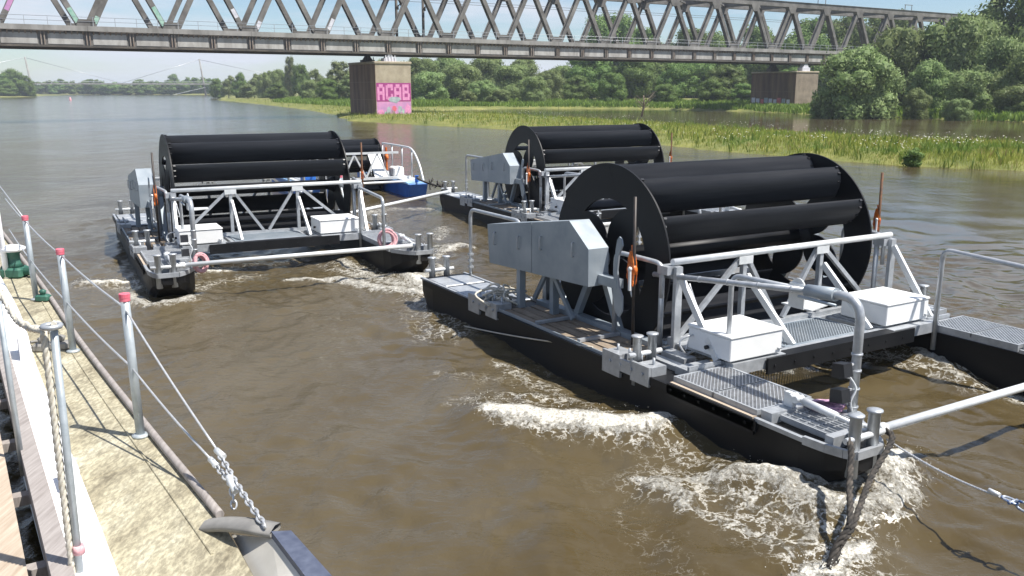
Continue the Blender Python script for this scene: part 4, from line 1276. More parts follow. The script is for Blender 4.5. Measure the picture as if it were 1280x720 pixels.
    mb = MB(); bbx(mb, -0.86, -0.12, -1.55, -1.40, 0.563, 0.68); mb.build('cross_beam', M['galv'], hull)
    mb = MB(); bbx(mb, -0.86, -0.40, -2.34, -2.24, 0.563, 0.69); mb.build('cross_beam', M['galv'], hull)
    # turnbuckle to the bow shackle
    mb = MB(); a, b = Vector((X(-0.52), -1.50, 0.80)), Vector((X(-0.50), -2.38, 0.74))
    mb.tube(a.lerp(b, 0.18), a.lerp(b, 0.66), 0.042, 10); mb.tube(a, b, 0.024, 8)
    for t in (0.02, 0.10): 
        c = a.lerp(b, t); mb.tube(c + Vector((-0.06, 0, 0)), c + Vector((0.06, 0, 0)), 0.040, 8)
    mb.path([b + Vector((0.065 * math.cos(k / 10 * 2 * math.pi), 0.09 * math.sin(k / 10 * 2 * math.pi), 0)) for k in range(10)], 0.022, 8, closed=True)
    mb.bb(a.x - 0.03, a.x + 0.03, -1.54, -1.42, 0.683, 0.84)
    mb.build('turnbuckle', M['galv_white'], hull)
    bollard_pair(hull, X(-0.80), X(-0.53), -2.53, 0.76)
    bollard_pair(hull, X(-0.75), X(-0.45), 6.92, 0.74)
    return hull


def handrails(root, near):
    def X(x): return x if near else 3.90 - x
    if near:
        # mast pipe at the bow, bent back over the hull to the wheel frame
        mb = MB(); mb.path(fillet([(X(-0.04), -1.90, 0.563), (X(-0.04), -1.90, 1.90), (X(-0.05), -1.20, 1.84)], 0.26, 8), 0.050, 12)
        for z in (0.72, 0.92, 1.12, 1.30):
            mb.lathe([(0.060, z - 0.012), (0.060, z + 0.012)], (X(-0.04), -1.90, 0), 12)
        mb.lathe([(0.13, 0.563), (0.13, 0.64), (0.07, 0.66)], (X(-0.04), -1.90, 0), 8)
        mast = mb.build('mast_pipe', M['galv'], root)
        mb = MB(); mb.tube((X(-0.05), -1.58, 1.874), (X(-0.05), -1.20, 1.842), 0.075, 12); mb.tube((X(0.03), -1.58, 1.90), (X(0.03), -1.2, 1.88), 0.016, 6); mb.tube((X(-0.13), -1.66, 1.78), (X(-0.13), -1.15, 1.78), 0.018, 6)
        mb.build('sleeve', M['galv_sheet'], mast)
        mb = MB(); mb.tube((X(-0.05), -1.22, 1.843), (X(-0.05), 1.40, 1.56), 0.036, 10)
        for k in range(5):
            c = Vector((X(-0.05), -1.0 + 0.5 * k, 1.82 - 0.0545 * k)); mb.tube(c, c + Vector((0, 0.02, -0.002)), 0.042, 10)
        mb.build('handrail', M['galv'], root)
        mb = MB(); mb.path(fillet([(X(-0.0), 0.0, 0.563), (X(-0.0), 0.0, 1.80), (X(-0.0), -1.22, 1.83)], 0.16, 7), 0.032, 10); mb.build('handrail', M['galv'], root)
        mb = MB(); mb.prism([(-1.25, X(0.04)), (-0.82, X(0.02)), (-0.86, X(0.30)), (-1.05, X(0.36))], 1.55, 1.572, 'z') if False else mb.add([(0.02, -1.22, 1.60), (0.02, -0.78, 1.60), (0.42, -0.86, 1.60), (0.40, -1.12, 1.60), (0.02, -1.22, 1.615), (0.02, -0.78, 1.615), (0.42, -0.86, 1.615), (0.40, -1.12, 1.615)],
               [(3, 2, 1, 0), (4, 5, 6, 7), (0, 1, 5, 4), (1, 2, 6, 5), (2, 3, 7, 6), (3, 0, 4, 7)])
        mb.bb(0.0, 0.02, -1.12, -0.9, 1.60, 1.88); mb.lathe([(0.10, 0), (0.10, 0.018)], (0.02, -1.0, 1.84), 14, 'x')
        mb.build('sensor_plate', M['galv_white'], mast)
        for z in (1.14, 0.86):
            mb = MB(); mb.prism([(-0.06, -0.05), (0.11, -0.08), (0.11, 0.07), (-0.03, 0.09)], -0.24, -0.11, 'x')
            o = mb.build('lamp_head', M['lamp_black'], mast); o.location = (X(-0.04), -1.90, z)
        mb = MB()
        for z in (1.14, 0.86):
            mb.bb(-0.11, -0.05, -0.015, 0.015, z + 0.05, z + 0.075); mb.bb(-0.115, -0.10, -0.02, 0.02, z - 0.09, z + 0.075)
        mb.path(curve([(-0.12, 0, 1.1), (-0.05, -0.06, 0.95), (-0.10, -0.05, 0.80), (-0.05, -0.07, 0.62)], 16), 0.012, 6)
        o = mb.build('lamp_bracket', M['galv_white'], mast); o.location = (X(-0.04), -1.90, 0)
    else:
        mb = MB(); mb.path(fillet([(3.92, -0.17, 0.30), (3.92, -0.17, 1.78), (3.92, -1.80, 1.70), (3.92, -1.80, 0.563)], 0.15, 7), 0.036, 10); mb.build('handrail', M['galv'], root)
    # stern hoop
    mb = MB(); mb.path(fillet([(X(-0.05), 6.70, 0.563), (X(-0.05), 6.70, 1.84), (X(-0.05), 4.9, 1.84), (X(-0.05), 4.9, 0.563)], 0.17, 7), 0.034, 10)
    for k in range(3): mb.box((X(-0.05), 6.70, 0.75 + 0.12 * k), (0.085, 0.085, 0.035))
    mb.build('handrail', M['galv'], root)


def hoist(root, x, y, z0, dirn, rod_mat, top=2.62, sc=0.75):
    """orange lever hoist on a galvanised arm with its guide rod"""
    mb = MB(); mb.tube((x, y - 0.10, 0.563), (x + 0.0, y - 0.06, top), 0.022, 8); mb.build('guide_rod', rod_mat, root)
    mb = MB()
    c = Vector((x - 0.0, y - 0.04, z0))
    mb.lathe([(0.03, -0.045), (0.105, -0.042), (0.115, -0.025), (0.115, 0.025), (0.105, 0.042), (0.03, 0.045)], c + Vector((0, 0, 0.02)), 18, 'x')
    for dx in (-0.032, 0.032):
        mb.prism([(c.y - 0.07, c.z - 0.26), (c.y + 0.06, c.z - 0.28), (c.y + 0.10, c.z - 0.05), (c.y + 0.08, c.z + 0.22), (c.y + 0.03, c.z + 0.36), (c.y - 0.03, c.z + 0.36), (c.y - 0.08, c.z + 0.15), (c.y - 0.10, c.z - 0.05)], c.x + dx - 0.008, c.x + dx + 0.008, 'x')
    for k in range(5):
        mb.path([c + Vector((0.05 * (1 if k % 2 else -1), -0.09 + 0.04 * k + 0.02 * math.cos(t / 8 * 2 * math.pi), -0.22 + 0.03 * k + 0.05 * math.sin(t / 8 * 2 * math.pi))) for t in range(8)], 0.010, 5, closed=True)
    mb.tube(c + Vector((0, 0.0, 0.30)), c + Vector((0, 0.02, 0.46)), 0.018, 8)
    mb.v = [tuple(c + (Vector(q) - c) * sc) for q in mb.v]
    h = mb.build('lever_hoist', M['orange'], root)
    mb = MB(); mb.beam(c + Vector((-0.11, -0.08, -0.34)), c + Vector((-0.10, -0.06, 0.03)), 0.035, 0.05); mb.lathe([(0.03, -0.03), (0.045, 0), (0.03, 0.03)], c + Vector((-0.10, -0.06, 0.05)), 10, 'x')
    mb.path(curve([c + Vector((0, 0, -0.3)), c + Vector((0.02, 0.04, -0.40)), c + Vector((0, -0.02, -0.48))], 8), 0.015, 6)
    mb.v = [tuple(c + (Vector(q) - c) * sc) for q in mb.v]
    mb.build('lever', M['galv_white'], h)
    mb = MB()
    p = [(y + 0.02, z0 - 0.66), (y + 0.16, z0 - 0.60), (y + 0.27, z0 - 0.36), (y + 0.24, z0 - 0.05), (y + 0.20, z0 + 0.26), (y + 0.15, z0 + 0.40), (y + 0.08, z0 + 0.45), (y + 0.0, z0 + 0.42), (y - 0.04, z0 + 0.34), (y + 0.08, z0 + 0.20), (y + 0.12, z0 - 0.02), (y + 0.06, z0 - 0.22), (y - 0.08, z0 - 0.36), (y - 0.08, z0 - 0.56)]
    p = [(y + 0.08 + (a_ - y - 0.02) * 0.62, b_) for a_, b_ in p]
    if dirn > 0:
        mb.prism(p, x - 0.10 * dirn - 0.012, x - 0.10 * dirn + 0.012, 'x'); mb.build('hoist_arm', M['galv_sheet'], root)


def make_wheel_float(name, label, group, pose, gear=True):
    root = empty(name, (0, 0, 0), 0, label, 'water wheel', group)
    build_hull(root, True); build_hull(root, False)
    # wheel
    dv, df = disc_geo(WR)
    for x, s in ((DX0, 1), (DX1, -1)):
        mb = MB(); mb.thick(dv, df, -0.014, 0.014)
        o = mb.build('wheel_disc', M['black'], root); o.location = (x, WC_Y, WC_Z)
        mb = MB()
        for k in range(12):
            for q in range(4):
                a = R(k * 30 - 1 + q * 2.6); rr = WR * (0.955 - 0.07 * q)
                mb.lathe([(0.016, -0.019 * 1), (0.016, 0.019)], (0, -rr * math.sin(a), rr * math.cos(a)), 6, 'x')
        b = mb.build('bolts', M['black'], o, kind='stuff')
        mb = MB(); mb.lathe([(0.20, -0.045 if s < 0 else -0.02), (0.20, 0.02 if s < 0 else 0.045)], (0, 0, 0), 20, 'x'); mb.build('hub_plate', M['black'], o)
    bm = blade_mesh(WR, DX0 + 0.016, DX1 - 0.016)
    for k in (0, 1, 2, 4, 5, 6, 7, 8, 10, 11):
        o = link('blade', bm, root); o.location = (0, WC_Y, WC_Z); o.rotation_euler = (R(k * 30 - 3), 0, 0)
    mb = MB(); mb.tube((DX0 + 0.05, WC_Y, WC_Z), (DX1 - 0.05, WC_Y, WC_Z), 0.13, 18)
    mb.lathe([(0.13, 0), (0.19, 0.12), (0.22, 0.14)], (DX1 - 0.19, WC_Y, WC_Z), 18, 'x'); mb.lathe([(0.22, 0), (0.19, 0.02), (0.13, 0.14)], (DX0 + 0.05, WC_Y, WC_Z), 18, 'x')
    mb.build('axle', M['black'], root)
    # bearing stands on the two hulls
    for x in (-0.13, 4.26):
        mb = MB(); mb.beam((x, WC_Y - 0.55, 0.60), (x, WC_Y - 0.02, WC_Z), 0.09, 0.10); mb.beam((x, WC_Y + 0.55, 0.60), (x, WC_Y + 0.02, WC_Z), 0.09, 0.10)
        mb.lathe([(0.15, -0.09), (0.15, 0.09)], (x, WC_Y, WC_Z), 14, 'x'); mb.build('bearing_stand', M['galv_sheet'], root)
    # trusses before and behind the wheel
    for y, yf, tagf in ((1.02, 0.08, True), (4.10, 4.9, False)):
        zt = 1.79
        mb = MB(); mb.tube((-0.06, y, zt), (4.36, y, zt), 0.045, 14); mb.build('truss_chord', M['galv_white'], root)
        mb = MB(); mb.bb(-0.06, 4.36, y - 0.05, y + 0.05, 0.66, 0.76); mb.build('truss_sill', M['galv'], root)
        for xn in (1.22, 2.77):
            mb = MB(); mb.bb(xn - 0.13, xn + 0.13, y - 0.055, y - 0.047, zt - 0.14, zt - 0.03); mb.build('gusset', M['galv_white'], root)
            mb = MB(); mb.bb(xn - 0.035, xn + 0.035, y - 0.04, y + 0.03, 0.762, zt - 0.047); mb.build('truss_post', M['galv'], root)
            for s in (-1, 1):
                mb = MB(); e = {(1.22, -1): 0.10, (1.22, 1): 1.93, (2.77, -1): 2.06, (2.77, 1): 3.95}[(xn, s)]
                mb.beam((xn + s * 0.06, y, zt - 0.06), (e, y, 0.765), 0.06, 0.06); mb.build('truss_brace', M['galv'], root)
            if tagf:
                mb = MB(); mb.beam((xn + 0.02, y - 0.06, zt - 0.30), (xn + 0.03, yf, 0.70), 0.09, 0.05, up=(1, 0, 0)); mb.build('raker', M['galv_white'], root)
        for xe in (-0.03, 4.31):
            mb = MB(); mb.bb(xe - 0.055, xe + 0.055, y - 0.11, y - 0.05, 0.563, zt - 0.05) if tagf else mb.bb(xe - 0.05, xe + 0.05, y - 0.05, y + 0.05, 0.563, zt - 0.05)
            if tagf:
                mb.tube((xe - 0.10, y + 0.12, 0.563), (xe - 0.10, y + 0.12, zt - 0.1), 0.038, 10); mb.bb(xe - 0.15, xe + 0.07, y - 0.04, y + 0.16, zt - 0.16, zt - 0.05)
            mb.build('end_post', M['galv'], root)
            if tagf:
                mb = MB(); mb.beam((xe + (0.0 if xe < 1 else -0.02), y - 0.12, zt - 0.16), (xe - (0.06 if xe < 1 else 0.15), yf, 0.70), 0.09, 0.05, up=(1, 0, 0)); mb.build('raker', M['galv_white'], root)
    # front platform with boxes and grating
    mb = MB(); mb.bb(-0.05, 4.0, -0.02, 0.06, 0.60, 0.70); mb.bb(-0.03, 3.95, 0.90, 0.965, 0.62, 0.70)
    for x in (0.9, 1.05, 2.72, 2.95): mb.bb(x - 0.04, x + 0.04, 0.06, 0.90, 0.62, 0.69)
    mb.build('platform_beam', M['galv'], root)
    for xa, xb in ((-0.05, 0.86), (3.0, 3.98)):
        mb = MB(); mb.bb(xa, xb, 0.063, 0.90, 0.69, 0.715); mb.bb(xa, xb, -0.16, -0.023, 0.56, 0.71); mb.build('box_shelf', M['galv'], root)
    mb = MB(); diamond(mb, 1.12, 2.66, 0.09, 0.88, 0.70, 0.05); mb.build('grating', M['galv_sheet'], root)
    mb = MB(); mb.bb(0.87, 2.99, -0.17, -0.023, 0.60, 0.705); mb.bb(0.5, 3.4, -0.21, -0.173, 0.50, 0.705)
    for k in range(8): mb.tube((0.62 + 0.36 * k, -0.212, 0.60), (0.62 + 0.36 * k, -0.225, 0.60), 0.018, 6)
    mb.build('fender_board', M['black'], root)
    for xa, xb, ya, yb in ((-0.10, 0.80, -0.14, 0.62), (3.0, 3.94, -0.02, 0.76)):
        bx = empty('equipment_box', (0, 0, 0)); bx.parent = root
        mb = MB(); mb.cbox(xa, xb, ya, yb, 0.735, 1.02, 0.012); mb.bb(xa + 0.06, xa + 0.12, ya + 0.08, yb - 0.08, 0.716, 0.735); mb.bb(xb - 0.12, xb - 0.06, ya + 0.08, yb - 0.08, 0.716, 0.735); mb.build('casing', M['white'], bx)
        mb = MB(); mb.cbox(xa - 0.012, xb + 0.012, ya - 0.012, yb + 0.012, 1.024, 1.058, 0.010); mb.build('lid', M['white'], bx)
        mb = MB(); mb.tube((xb - 0.1, ya - 0.02, 0.80), (xb - 0.02, ya - 0.02, 0.80), 0.012, 6); mb.build('latch', M['galv'], bx)
        mb = MB(); mb.lathe([(0.028, 0), (0.028, 0.03), (0.018, 0.05)], (xa - 0.05, (ya + yb) / 2, 0.84), 8, 'x'); mb.build('cable_gland', M['lamp_black'], bx)
    # cables hanging from the near post to the box
    mb = MB(); mb.path(curve([(0.0, 0.75, 1.55), (0.06, 0.6, 1.1), (0.02, 0.7, 0.85), (-0.15, 0.6, 0.72)], 24), 0.012, 6)
    mb.path([(-0.12 + 0.16 * math.cos(k / 18 * 2 * math.pi), 0.55 + 0.03 * math.sin(k), 0.80 + 0.13 * math.sin(k / 18 * 2 * math.pi)) for k in range(18)], 0.014, 6, closed=True)
    mb.build('cable', M['wire'], root)
    # gear housing
    gh = empty('gear_housing', (0, 0, 0)); gh.parent = root
    xa, xb = -0.62, -0.28
    prof = [(5.02, 1.82), (2.61, 2.18), (2.13, 1.84), (2.12, 1.31), (4.95, 1.18)]
    split = 3.62
    def zat(p, q, y): return p[1] + (q[1] - p[1]) * (y - p[0]) / (q[0] - p[0])
    zs0, zs1 = zat(prof[0], prof[1], split), zat(prof[3], prof[4], split)
    mb = MB(); mb.prism([prof[0], (split + 0.012, zs0), (split + 0.012, zs1), prof[4]], xa, xb, 'x'); mb.build('rear_cover', M['galv_sheet'], gh)
    mb = MB(); mb.prism([(split - 0.006, zs0), prof[1], prof[2], prof[3], (split - 0.006, zs1)], xa - 0.003, xb + 0.003, 'x'); mb.build('front_cover', M['galv_sheet'], gh)
    for y, z in ((4.75, 1.62), (4.0, 1.66), (3.35, 1.75), (2.5, 1.78)):
        mb = MB(); mb.path(fillet([(xa - 0.004, y, z + 0.10), (xa - 0.035, y, z + 0.10), (xa - 0.035, y, z - 0.10), (xa - 0.004, y, z - 0.10)], 0.02, 4), 0.011, 6)
        mb.build('handle', M['galv'], gh)
    for x, y, z in ((-0.55, 4.05, 1.22), (-0.33, 3.42, 1.25)):
        mb = MB(); mb.bb(x - 0.055, x + 0.055, y - 0.05, y + 0.05, 0.60, z); mb.build('support_post', M['galv_sheet'], gh)
    mb = MB(); mb.beam((-0.33, 4.0, 0.72), (-0.33, 3.62, 1.25), 0.05, 0.07); mb.beam((-0.40, 3.3, 1.2), (-0.40, 2.8, 0.66), 0.05, 0.07); mb.build('support_brace', M['galv_sheet'], gh)
    mb = MB(); mb.bb(-0.46, -0.33, 1.70, 2.117, 1.34, 1.47); mb.build('outrigger', M['galv_sheet'], gh)
    # hoop and hoists
    for x in (-0.26, 4.45):
        mb = MB(); mb.path(fillet([(x, 1.98, 0.62), (x, 1.98, 1.80), (x + (0.12 if x < 0 else -0.10), 1.12, 1.76), (x + (0.12 if x < 0 else -0.10), 1.12, 1.3)], 0.14, 6), 0.034, 10); mb.build('hoop', M['galv'], root)
    hoist(root, -0.34, 1.55, 1.62, 1, M['darkrod']); hoist(root, 4.52, 1.45, 1.95, -1, M['rust'], 2.72, 0.55)
    handrails(root, True); handrails(root, False)
    # spacer tube across the bows
    mb = MB(); mb.tube((-0.40, -2.50, 0.74), (4.30, -2.50, 0.74), 0.045, 12); mb.lathe([(0.06, 0), (0.06, 0.1)], (-0.42, -2.50, 0.74), 12, 'x'); mb.build('spacer_tube', M['galv_white'], root)
    root.location, root.rotation_euler.z = pose[0], pose[1]
    return root


GRP = 'twin hulled water wheels moored in the stream'
near_f = make_wheel_float('floating_water_wheel', 'largest black paddle wheel on twin black hulls with a dark hawser hanging off its bow', GRP, P_NEAR)
left_f = copy_tree(near_f); left_f.location = P_LEFT[0]; left_f.rotation_euler.z = P_LEFT[1]
left_f['label'] = 'black paddle wheel float moored behind the barge stanchions, pink rope coils on its bows'
back_f = copy_tree(near_f); back_f.location = P_BACK[0]; back_f.rotation_euler.z = P_BACK[1]
back_f['label'] = 'black paddle wheel float half hidden behind the one with the hanging hawser'


# blue hulled older float behind the left one
def build_blue_float():
    a = R(27)
    bow = un(524, 247, 0)
    pose = (bow - Vector((math.cos(a), math.sin(a), 0)) * 3.75, a)
    root = empty('blue_water_wheel', pose[0], a, 'smaller black paddle wheel on bright blue hulls with a white railing', 'water wheel', None)
    for xc in (0.0, 3.75):
        h = empty('hull', (0, 0, 0)); h.parent = root
        mb = MB()
        prof = [(6.6, 0.50), (6.6, -0.1), (6.2, -0.4), (0.9, -0.4), (0.25, -0.05), (0.0, 0.50)]
        mb.prism(prof, xc - 0.36, xc + 0.36, 'x'); mb.build('shell', M['blue'], h)
        mb = MB(); mb.bb(xc - 0.42, xc + 0.42, 0.05, 6.6, 0.503, 0.56); mb.build('deck_edge', mat('pale_blue_paint', (0.22, 0.42, 0.68), 0.5, 0, scale=3, col2=(0.36, 0.56, 0.78)), h)
        mb = MB(); mb.bb(xc - 0.36, xc + 0.36, 0.5, 6.5, 0.563, 0.62); mb.build('deck', M['galv_white'], h)
        mb = MB(); mb.lathe([(0.07, 0.5), (0.07, 0.8), (0.09, 0.82)], (xc, 0.22, 0), 10); mb.build('bollard', M['blue'], h)
        mb = MB(); mb.path(curve([(xc + 0.3, 0.25, 0.56), (xc + 0.3, 0.75, 1.25), (xc + 0.3, 1.5, 1.72), (xc + 0.3, 2.6, 1.78), (xc + 0.3, 5.0, 1.78)], 30), 0.04, 8); mb.build('handrail', M['galv_white'], h)
        for y in (1.5, 2.6, 3.8, 5.0):
            mb = MB(); mb.tube((xc + 0.3, y, 0.62), (xc + 0.3, y, 1.74), 0.03, 8); mb.build('rail_post', M['galv'], h)
    dv, df = disc_geo(1.12)
    for x in (0.45, 3.25):
        mb = MB(); mb.thick(dv, df, -0.014, 0.014); o = mb.build('wheel_disc', M['black'], root); o.location = (x, 3.6, 0.95)
    bm = blade_mesh(1.12, 0.466, 3.234)
    for k in range(10):
        o = link('blade', bm, root); o.location = (0, 3.6, 0.95); o.rotation_euler = (R(k * 36), 0, 0)
    mb = MB(); mb.tube((0.3, 3.6, 0.95), (3.4, 3.6, 0.95), 0.1, 12); mb.build('axle', M['black'], root)
    mb = MB(); mb.add([(2.5, 1.3, 0.62), (3.0, 1.3, 0.62), (2.9, 1.9, 1.55), (2.4, 1.9, 1.55), (2.5, 1.35, 0.62), (3.0, 1.35, 0.62), (2.9, 1.95, 1.55), (2.4, 1.95, 1.55)], [(0, 1, 2, 3), (7, 6, 5, 4), (0, 4, 5, 1), (1, 5, 6, 2), (2, 6, 7, 3), (3, 7, 4, 0)]); mb.build('white_panel', M['white'], root)
    mb = MB(); mb.bb(-0.2, 3.9, 5.5, 5.6, 0.625, 0.72); mb.build('cross_beam', M['galv_white'], root)
    mb = MB(); mb.bb(-0.2, 3.9, 1.2, 1.3, 0.625, 0.72)
    for x in (0.3, 1.2, 2.1): mb.beam((x, 1.25, 0.72), (x + 0.45, 1.25, 1.6), 0.06, 0.06); mb.beam((x + 0.9, 1.25, 0.72), (x + 0.45, 1.25, 1.6), 0.06, 0.06)
    mb.bb(-0.1, 3.4, 1.2, 1.28, 1.6, 1.68)
    mb.build('truss', M['galv_white'], root)
    mb = MB(); mb.lathe([(0.02, -0.07), (0.13, -0.05), (0.13, 0.05), (0.02, 0.07)], (3.42, 2.7, 1.35), 12, 'x'); mb.prism([(2.64, 0.85), (2.74, 0.85), (2.76, 1.75), (2.66, 1.75)], 3.39, 3.45, 'x'); mb.build('lever_hoist', M['orange'], root)
    mb = MB(); mb.cbox(3.5, 3.95, 2.1, 2.7, 0.625, 1.0, 0.05); mb.build('equipment_box', M['white'], root)
    mb = MB(); mb.cbox(0.6, 1.1, 1.0, 1.4, 0.73, 1.1, 0.03); mb.build('equipment_box', M['capred'], root)
    mb = MB(); mb.cbox(-0.25, 0.2, 1.4, 2.0, 0.625, 1.1, 0.03); mb.build('equipment_box', M['blue'], root)
    mb = MB(); mb.tube((0.3, 0.35, 0.6), (3.4, 0.35, 0.6), 0.045, 8); mb.build('spacer_tube', M['galv_white'], root)
    return pose


blue_pose = build_blue_float()


# ------------------------------------------------------------------ loose tackle
def coil(p, rx, ry, loops, r, m, label, seed, tilt=0.0, rz=0.0):
    g = random.Random(seed); mb = MB()
    for k in range(loops):
        a0, ex, ey = g.uniform(0, 6), rx * g.uniform(0.8, 1.05), ry * g.uniform(0.8, 1.05)
        ox, oy = g.uniform(-.02, .02), g.uniform(-.02, .02); z = r + (k // 3) * r * 1.7
        mb.path([(ox + ex * math.cos(t / 24 * 2 * math.pi), oy + ey * math.sin(t / 24 * 2 * math.pi), z + 0.25 * r * math.sin(t + a0)) for t in range(24)], r, 6, closed=True)
    o = mb.build('rope_coil', m, None, label=label, cat='rope', group=None); o.location = p; o.rotation_euler = (tilt, 0, rz)


coil(un(1033, 512, 0.662), 0.17, 0.13, 9, 0.014, M['rope_v'], 'coil of violet and white rope lying on the bow grating by the bent pipe', 3)
coil(on_pose(P_LEFT, -0.03, -2.30, 0.72), 0.13, 0.17, 9, 0.022, M['rope_p'], 'pink rope coil hanging on the bow nearer the barge of the left float', 4, R(78), P_LEFT[1] + 0.2)
coil(on_pose(P_LEFT, 4.02, -1.62, 0.76), 0.20, 0.20, 9, 0.026, M['rope_p'], 'round pink rope coil hung on the far bow of the left float', 5, R(80), P_LEFT[1])

mb = MB(); g = random.Random(9)
for k in range(15):
    x, y, a, l = g.uniform(-0.30, 0.25), g.uniform(-0.35, 0.35), g.uniform(0, 6.28), g.uniform(0.14, 0.34)
    z = 0.03 + 0.012 * k
    mb.path(curve([(x - l * math.cos(a), y - l * math.sin(a), z), (x, y, z + 0.06), (x + l * math.cos(a + .8), y + l * math.sin(a + .8), z + 0.01), (x + l * math.cos(a + 1.6), y + l * math.sin(a + 1.6), 0.03)], 12), 0.018, 6)
o = mb.build('rope_heap', M['rope_w'], None, label='heap of pale rope on the deck behind the gear housing post', cat='rope'); o.location = on_pose(P_NEAR, -0.46, 4.62, 0.60)

# hawser: two tarred strands from the bow bollards into the water
b1, b2 = on_pose(P_NEAR, -0.93, -2.56, 0.72), on_pose(P_NEAR, -0.40, -2.58, 0.72)
knot = un(1062, 655, 0.32); end = un(1026, 716, 0.0)
mb = MB()
rope_mesh(mb, curve([b1 + Vector((0.02, 0.05, 0.03)), b1 + Vector((0.0, -0.10, -0.03)), b1.lerp(knot, 0.5) + Vector((0.01, 0, -0.02)), knot, knot.lerp(end, 0.5), end + Vector((0, -0.05, -0.10))], 70), 0.030)
rope_mesh(mb, curve([b2 + Vector((0.0, 0.06, 0.03)), b2 + Vector((0.03, -0.08, -0.03)), b2.lerp(knot, 0.5) + Vector((0.02, 0, -0.02)), knot + Vector((0.03, 0, -0.01)), knot.lerp(end, 0.5) + Vector((0.04, 0.02, 0)), end + Vector((0.05, -0.03, -0.10))], 70), 0.030)
g = random.Random(2)
for k in range(26):
    c = knot.lerp(end, g.uniform(-0.05, 0.95)) + Vector((g.gauss(0.02, 0.025), g.gauss(0, 0.025), g.gauss(0, 0.02)))
    d = Vector((g.gauss(-0.01, 0.05), g.gauss(-0.02, 0.05), -abs(g.gauss(0.03, 0.05))))
    mb.path([c, c + d * 0.5 + Vector((0, 0, 0.005)), c + d * 0.8], 0.005, 4)
mb.build('mooring_hawser', M['rope_d'], None, label='dark frayed mooring hawser hanging from the bow bollards into the foam', cat='rope')

# steel cable with blue shackles
c0, c1 = on_pose(P_NEAR, -0.38, -2.58, 0.66), un(1268, 628, 0.55)
root = empty('mooring_cable', c0, 0, 'thin bright steel cable with blue shackles leading from the bow', 'cable')
mb = MB(); d = c1 - c0
rope_mesh(mb, [d * (k / 60) + Vector((0, 0, -0.05 * math.sin(math.pi * k / 60))) for k in range(61)], 0.011, 9)
mb.build('wire', M['wire'], root)
mb = MB(); mb.tube(d * 0.82, d * 0.90, 0.020, 8); mb.build('ferrule', M['galv_white'], root)
mb = MB(); t = d.normalized(); s = t.cross(Vector((0, 0, 1))).normalized()
for k in (0.97, 1.06, 1.18):
    c = d * k
    mb.path([c + t * 0.07 * math.cos(q / 12 * 2 * math.pi) + (s if k != 1.06 else Vector((0, 0, 1))) * 0.038 * math.sin(q / 12 * 2 * math.pi) for q in range(12)], 0.012, 7, closed=True)
mb.tube(d * 0.99 - s * 0.06, d * 0.99 + s * 0.06, 0.014, 8)
mb.build('shackle', M['cable_blue'], root)
mb = MB(); mb.tube(d * 1.2, d * 1.9, 0.014, 8); mb.build('rod', M['galv'], root)

# thin line along the near hull
a, b = on_pose(P_NEAR, -0.94, 1.55, 0.63), un(556, 402, 0.02)
mb = MB(); mb.path([a.lerp(b, k / 20) + Vector((0, 0, -0.04 * math.sin(math.pi * k / 20))) for k in range(21)], 0.011, 6)
mb.build('trailing_line', M['rope_w'], None, label='thin pale line running from the hull deck down into the river', cat='rope')

# tube between the left float and the back float
a, b = on_pose(P_LEFT, 4.75, 3.3, 0.70), on_pose(P_BACK, -0.72, 6.60, 0.66)
mb = MB(); mb.tube(a, b, 0.05, 10); mb.lathe([(0.07, -0.06), (0.07, 0.06)], b, 10, 'x')
mb.build('link_tube', M['galv_white'], None, label='galvanised tube linking the left float to the stern of the back float', cat='tube')
a, b = on_pose(blue_pose, 3.75, 0.16, 0.72), on_pose(P_BACK, -0.45, 6.9, 0.72)
mb = MB(); rope_mesh(mb, curve([a, a.lerp(b, 0.3) + Vector((0, 0, -0.07)), a.lerp(b, 0.7) + Vector((0, 0, -0.06)), b], 40), 0.04)
g = random.Random(12)
for k in range(40):
    c = a.lerp(b, g.uniform(0.35, 0.95)) + Vector((0, 0, -0.06)); q = Vector((g.gauss(0, .1), g.gauss(0, .1), g.gauss(0, .09)))
    mb.path([c, c + q], 0.02, 4)
mb.build('mooring_hawser', M['rope_d'], None, label='dark frayed rope from the blue bow to the back float', cat='rope')


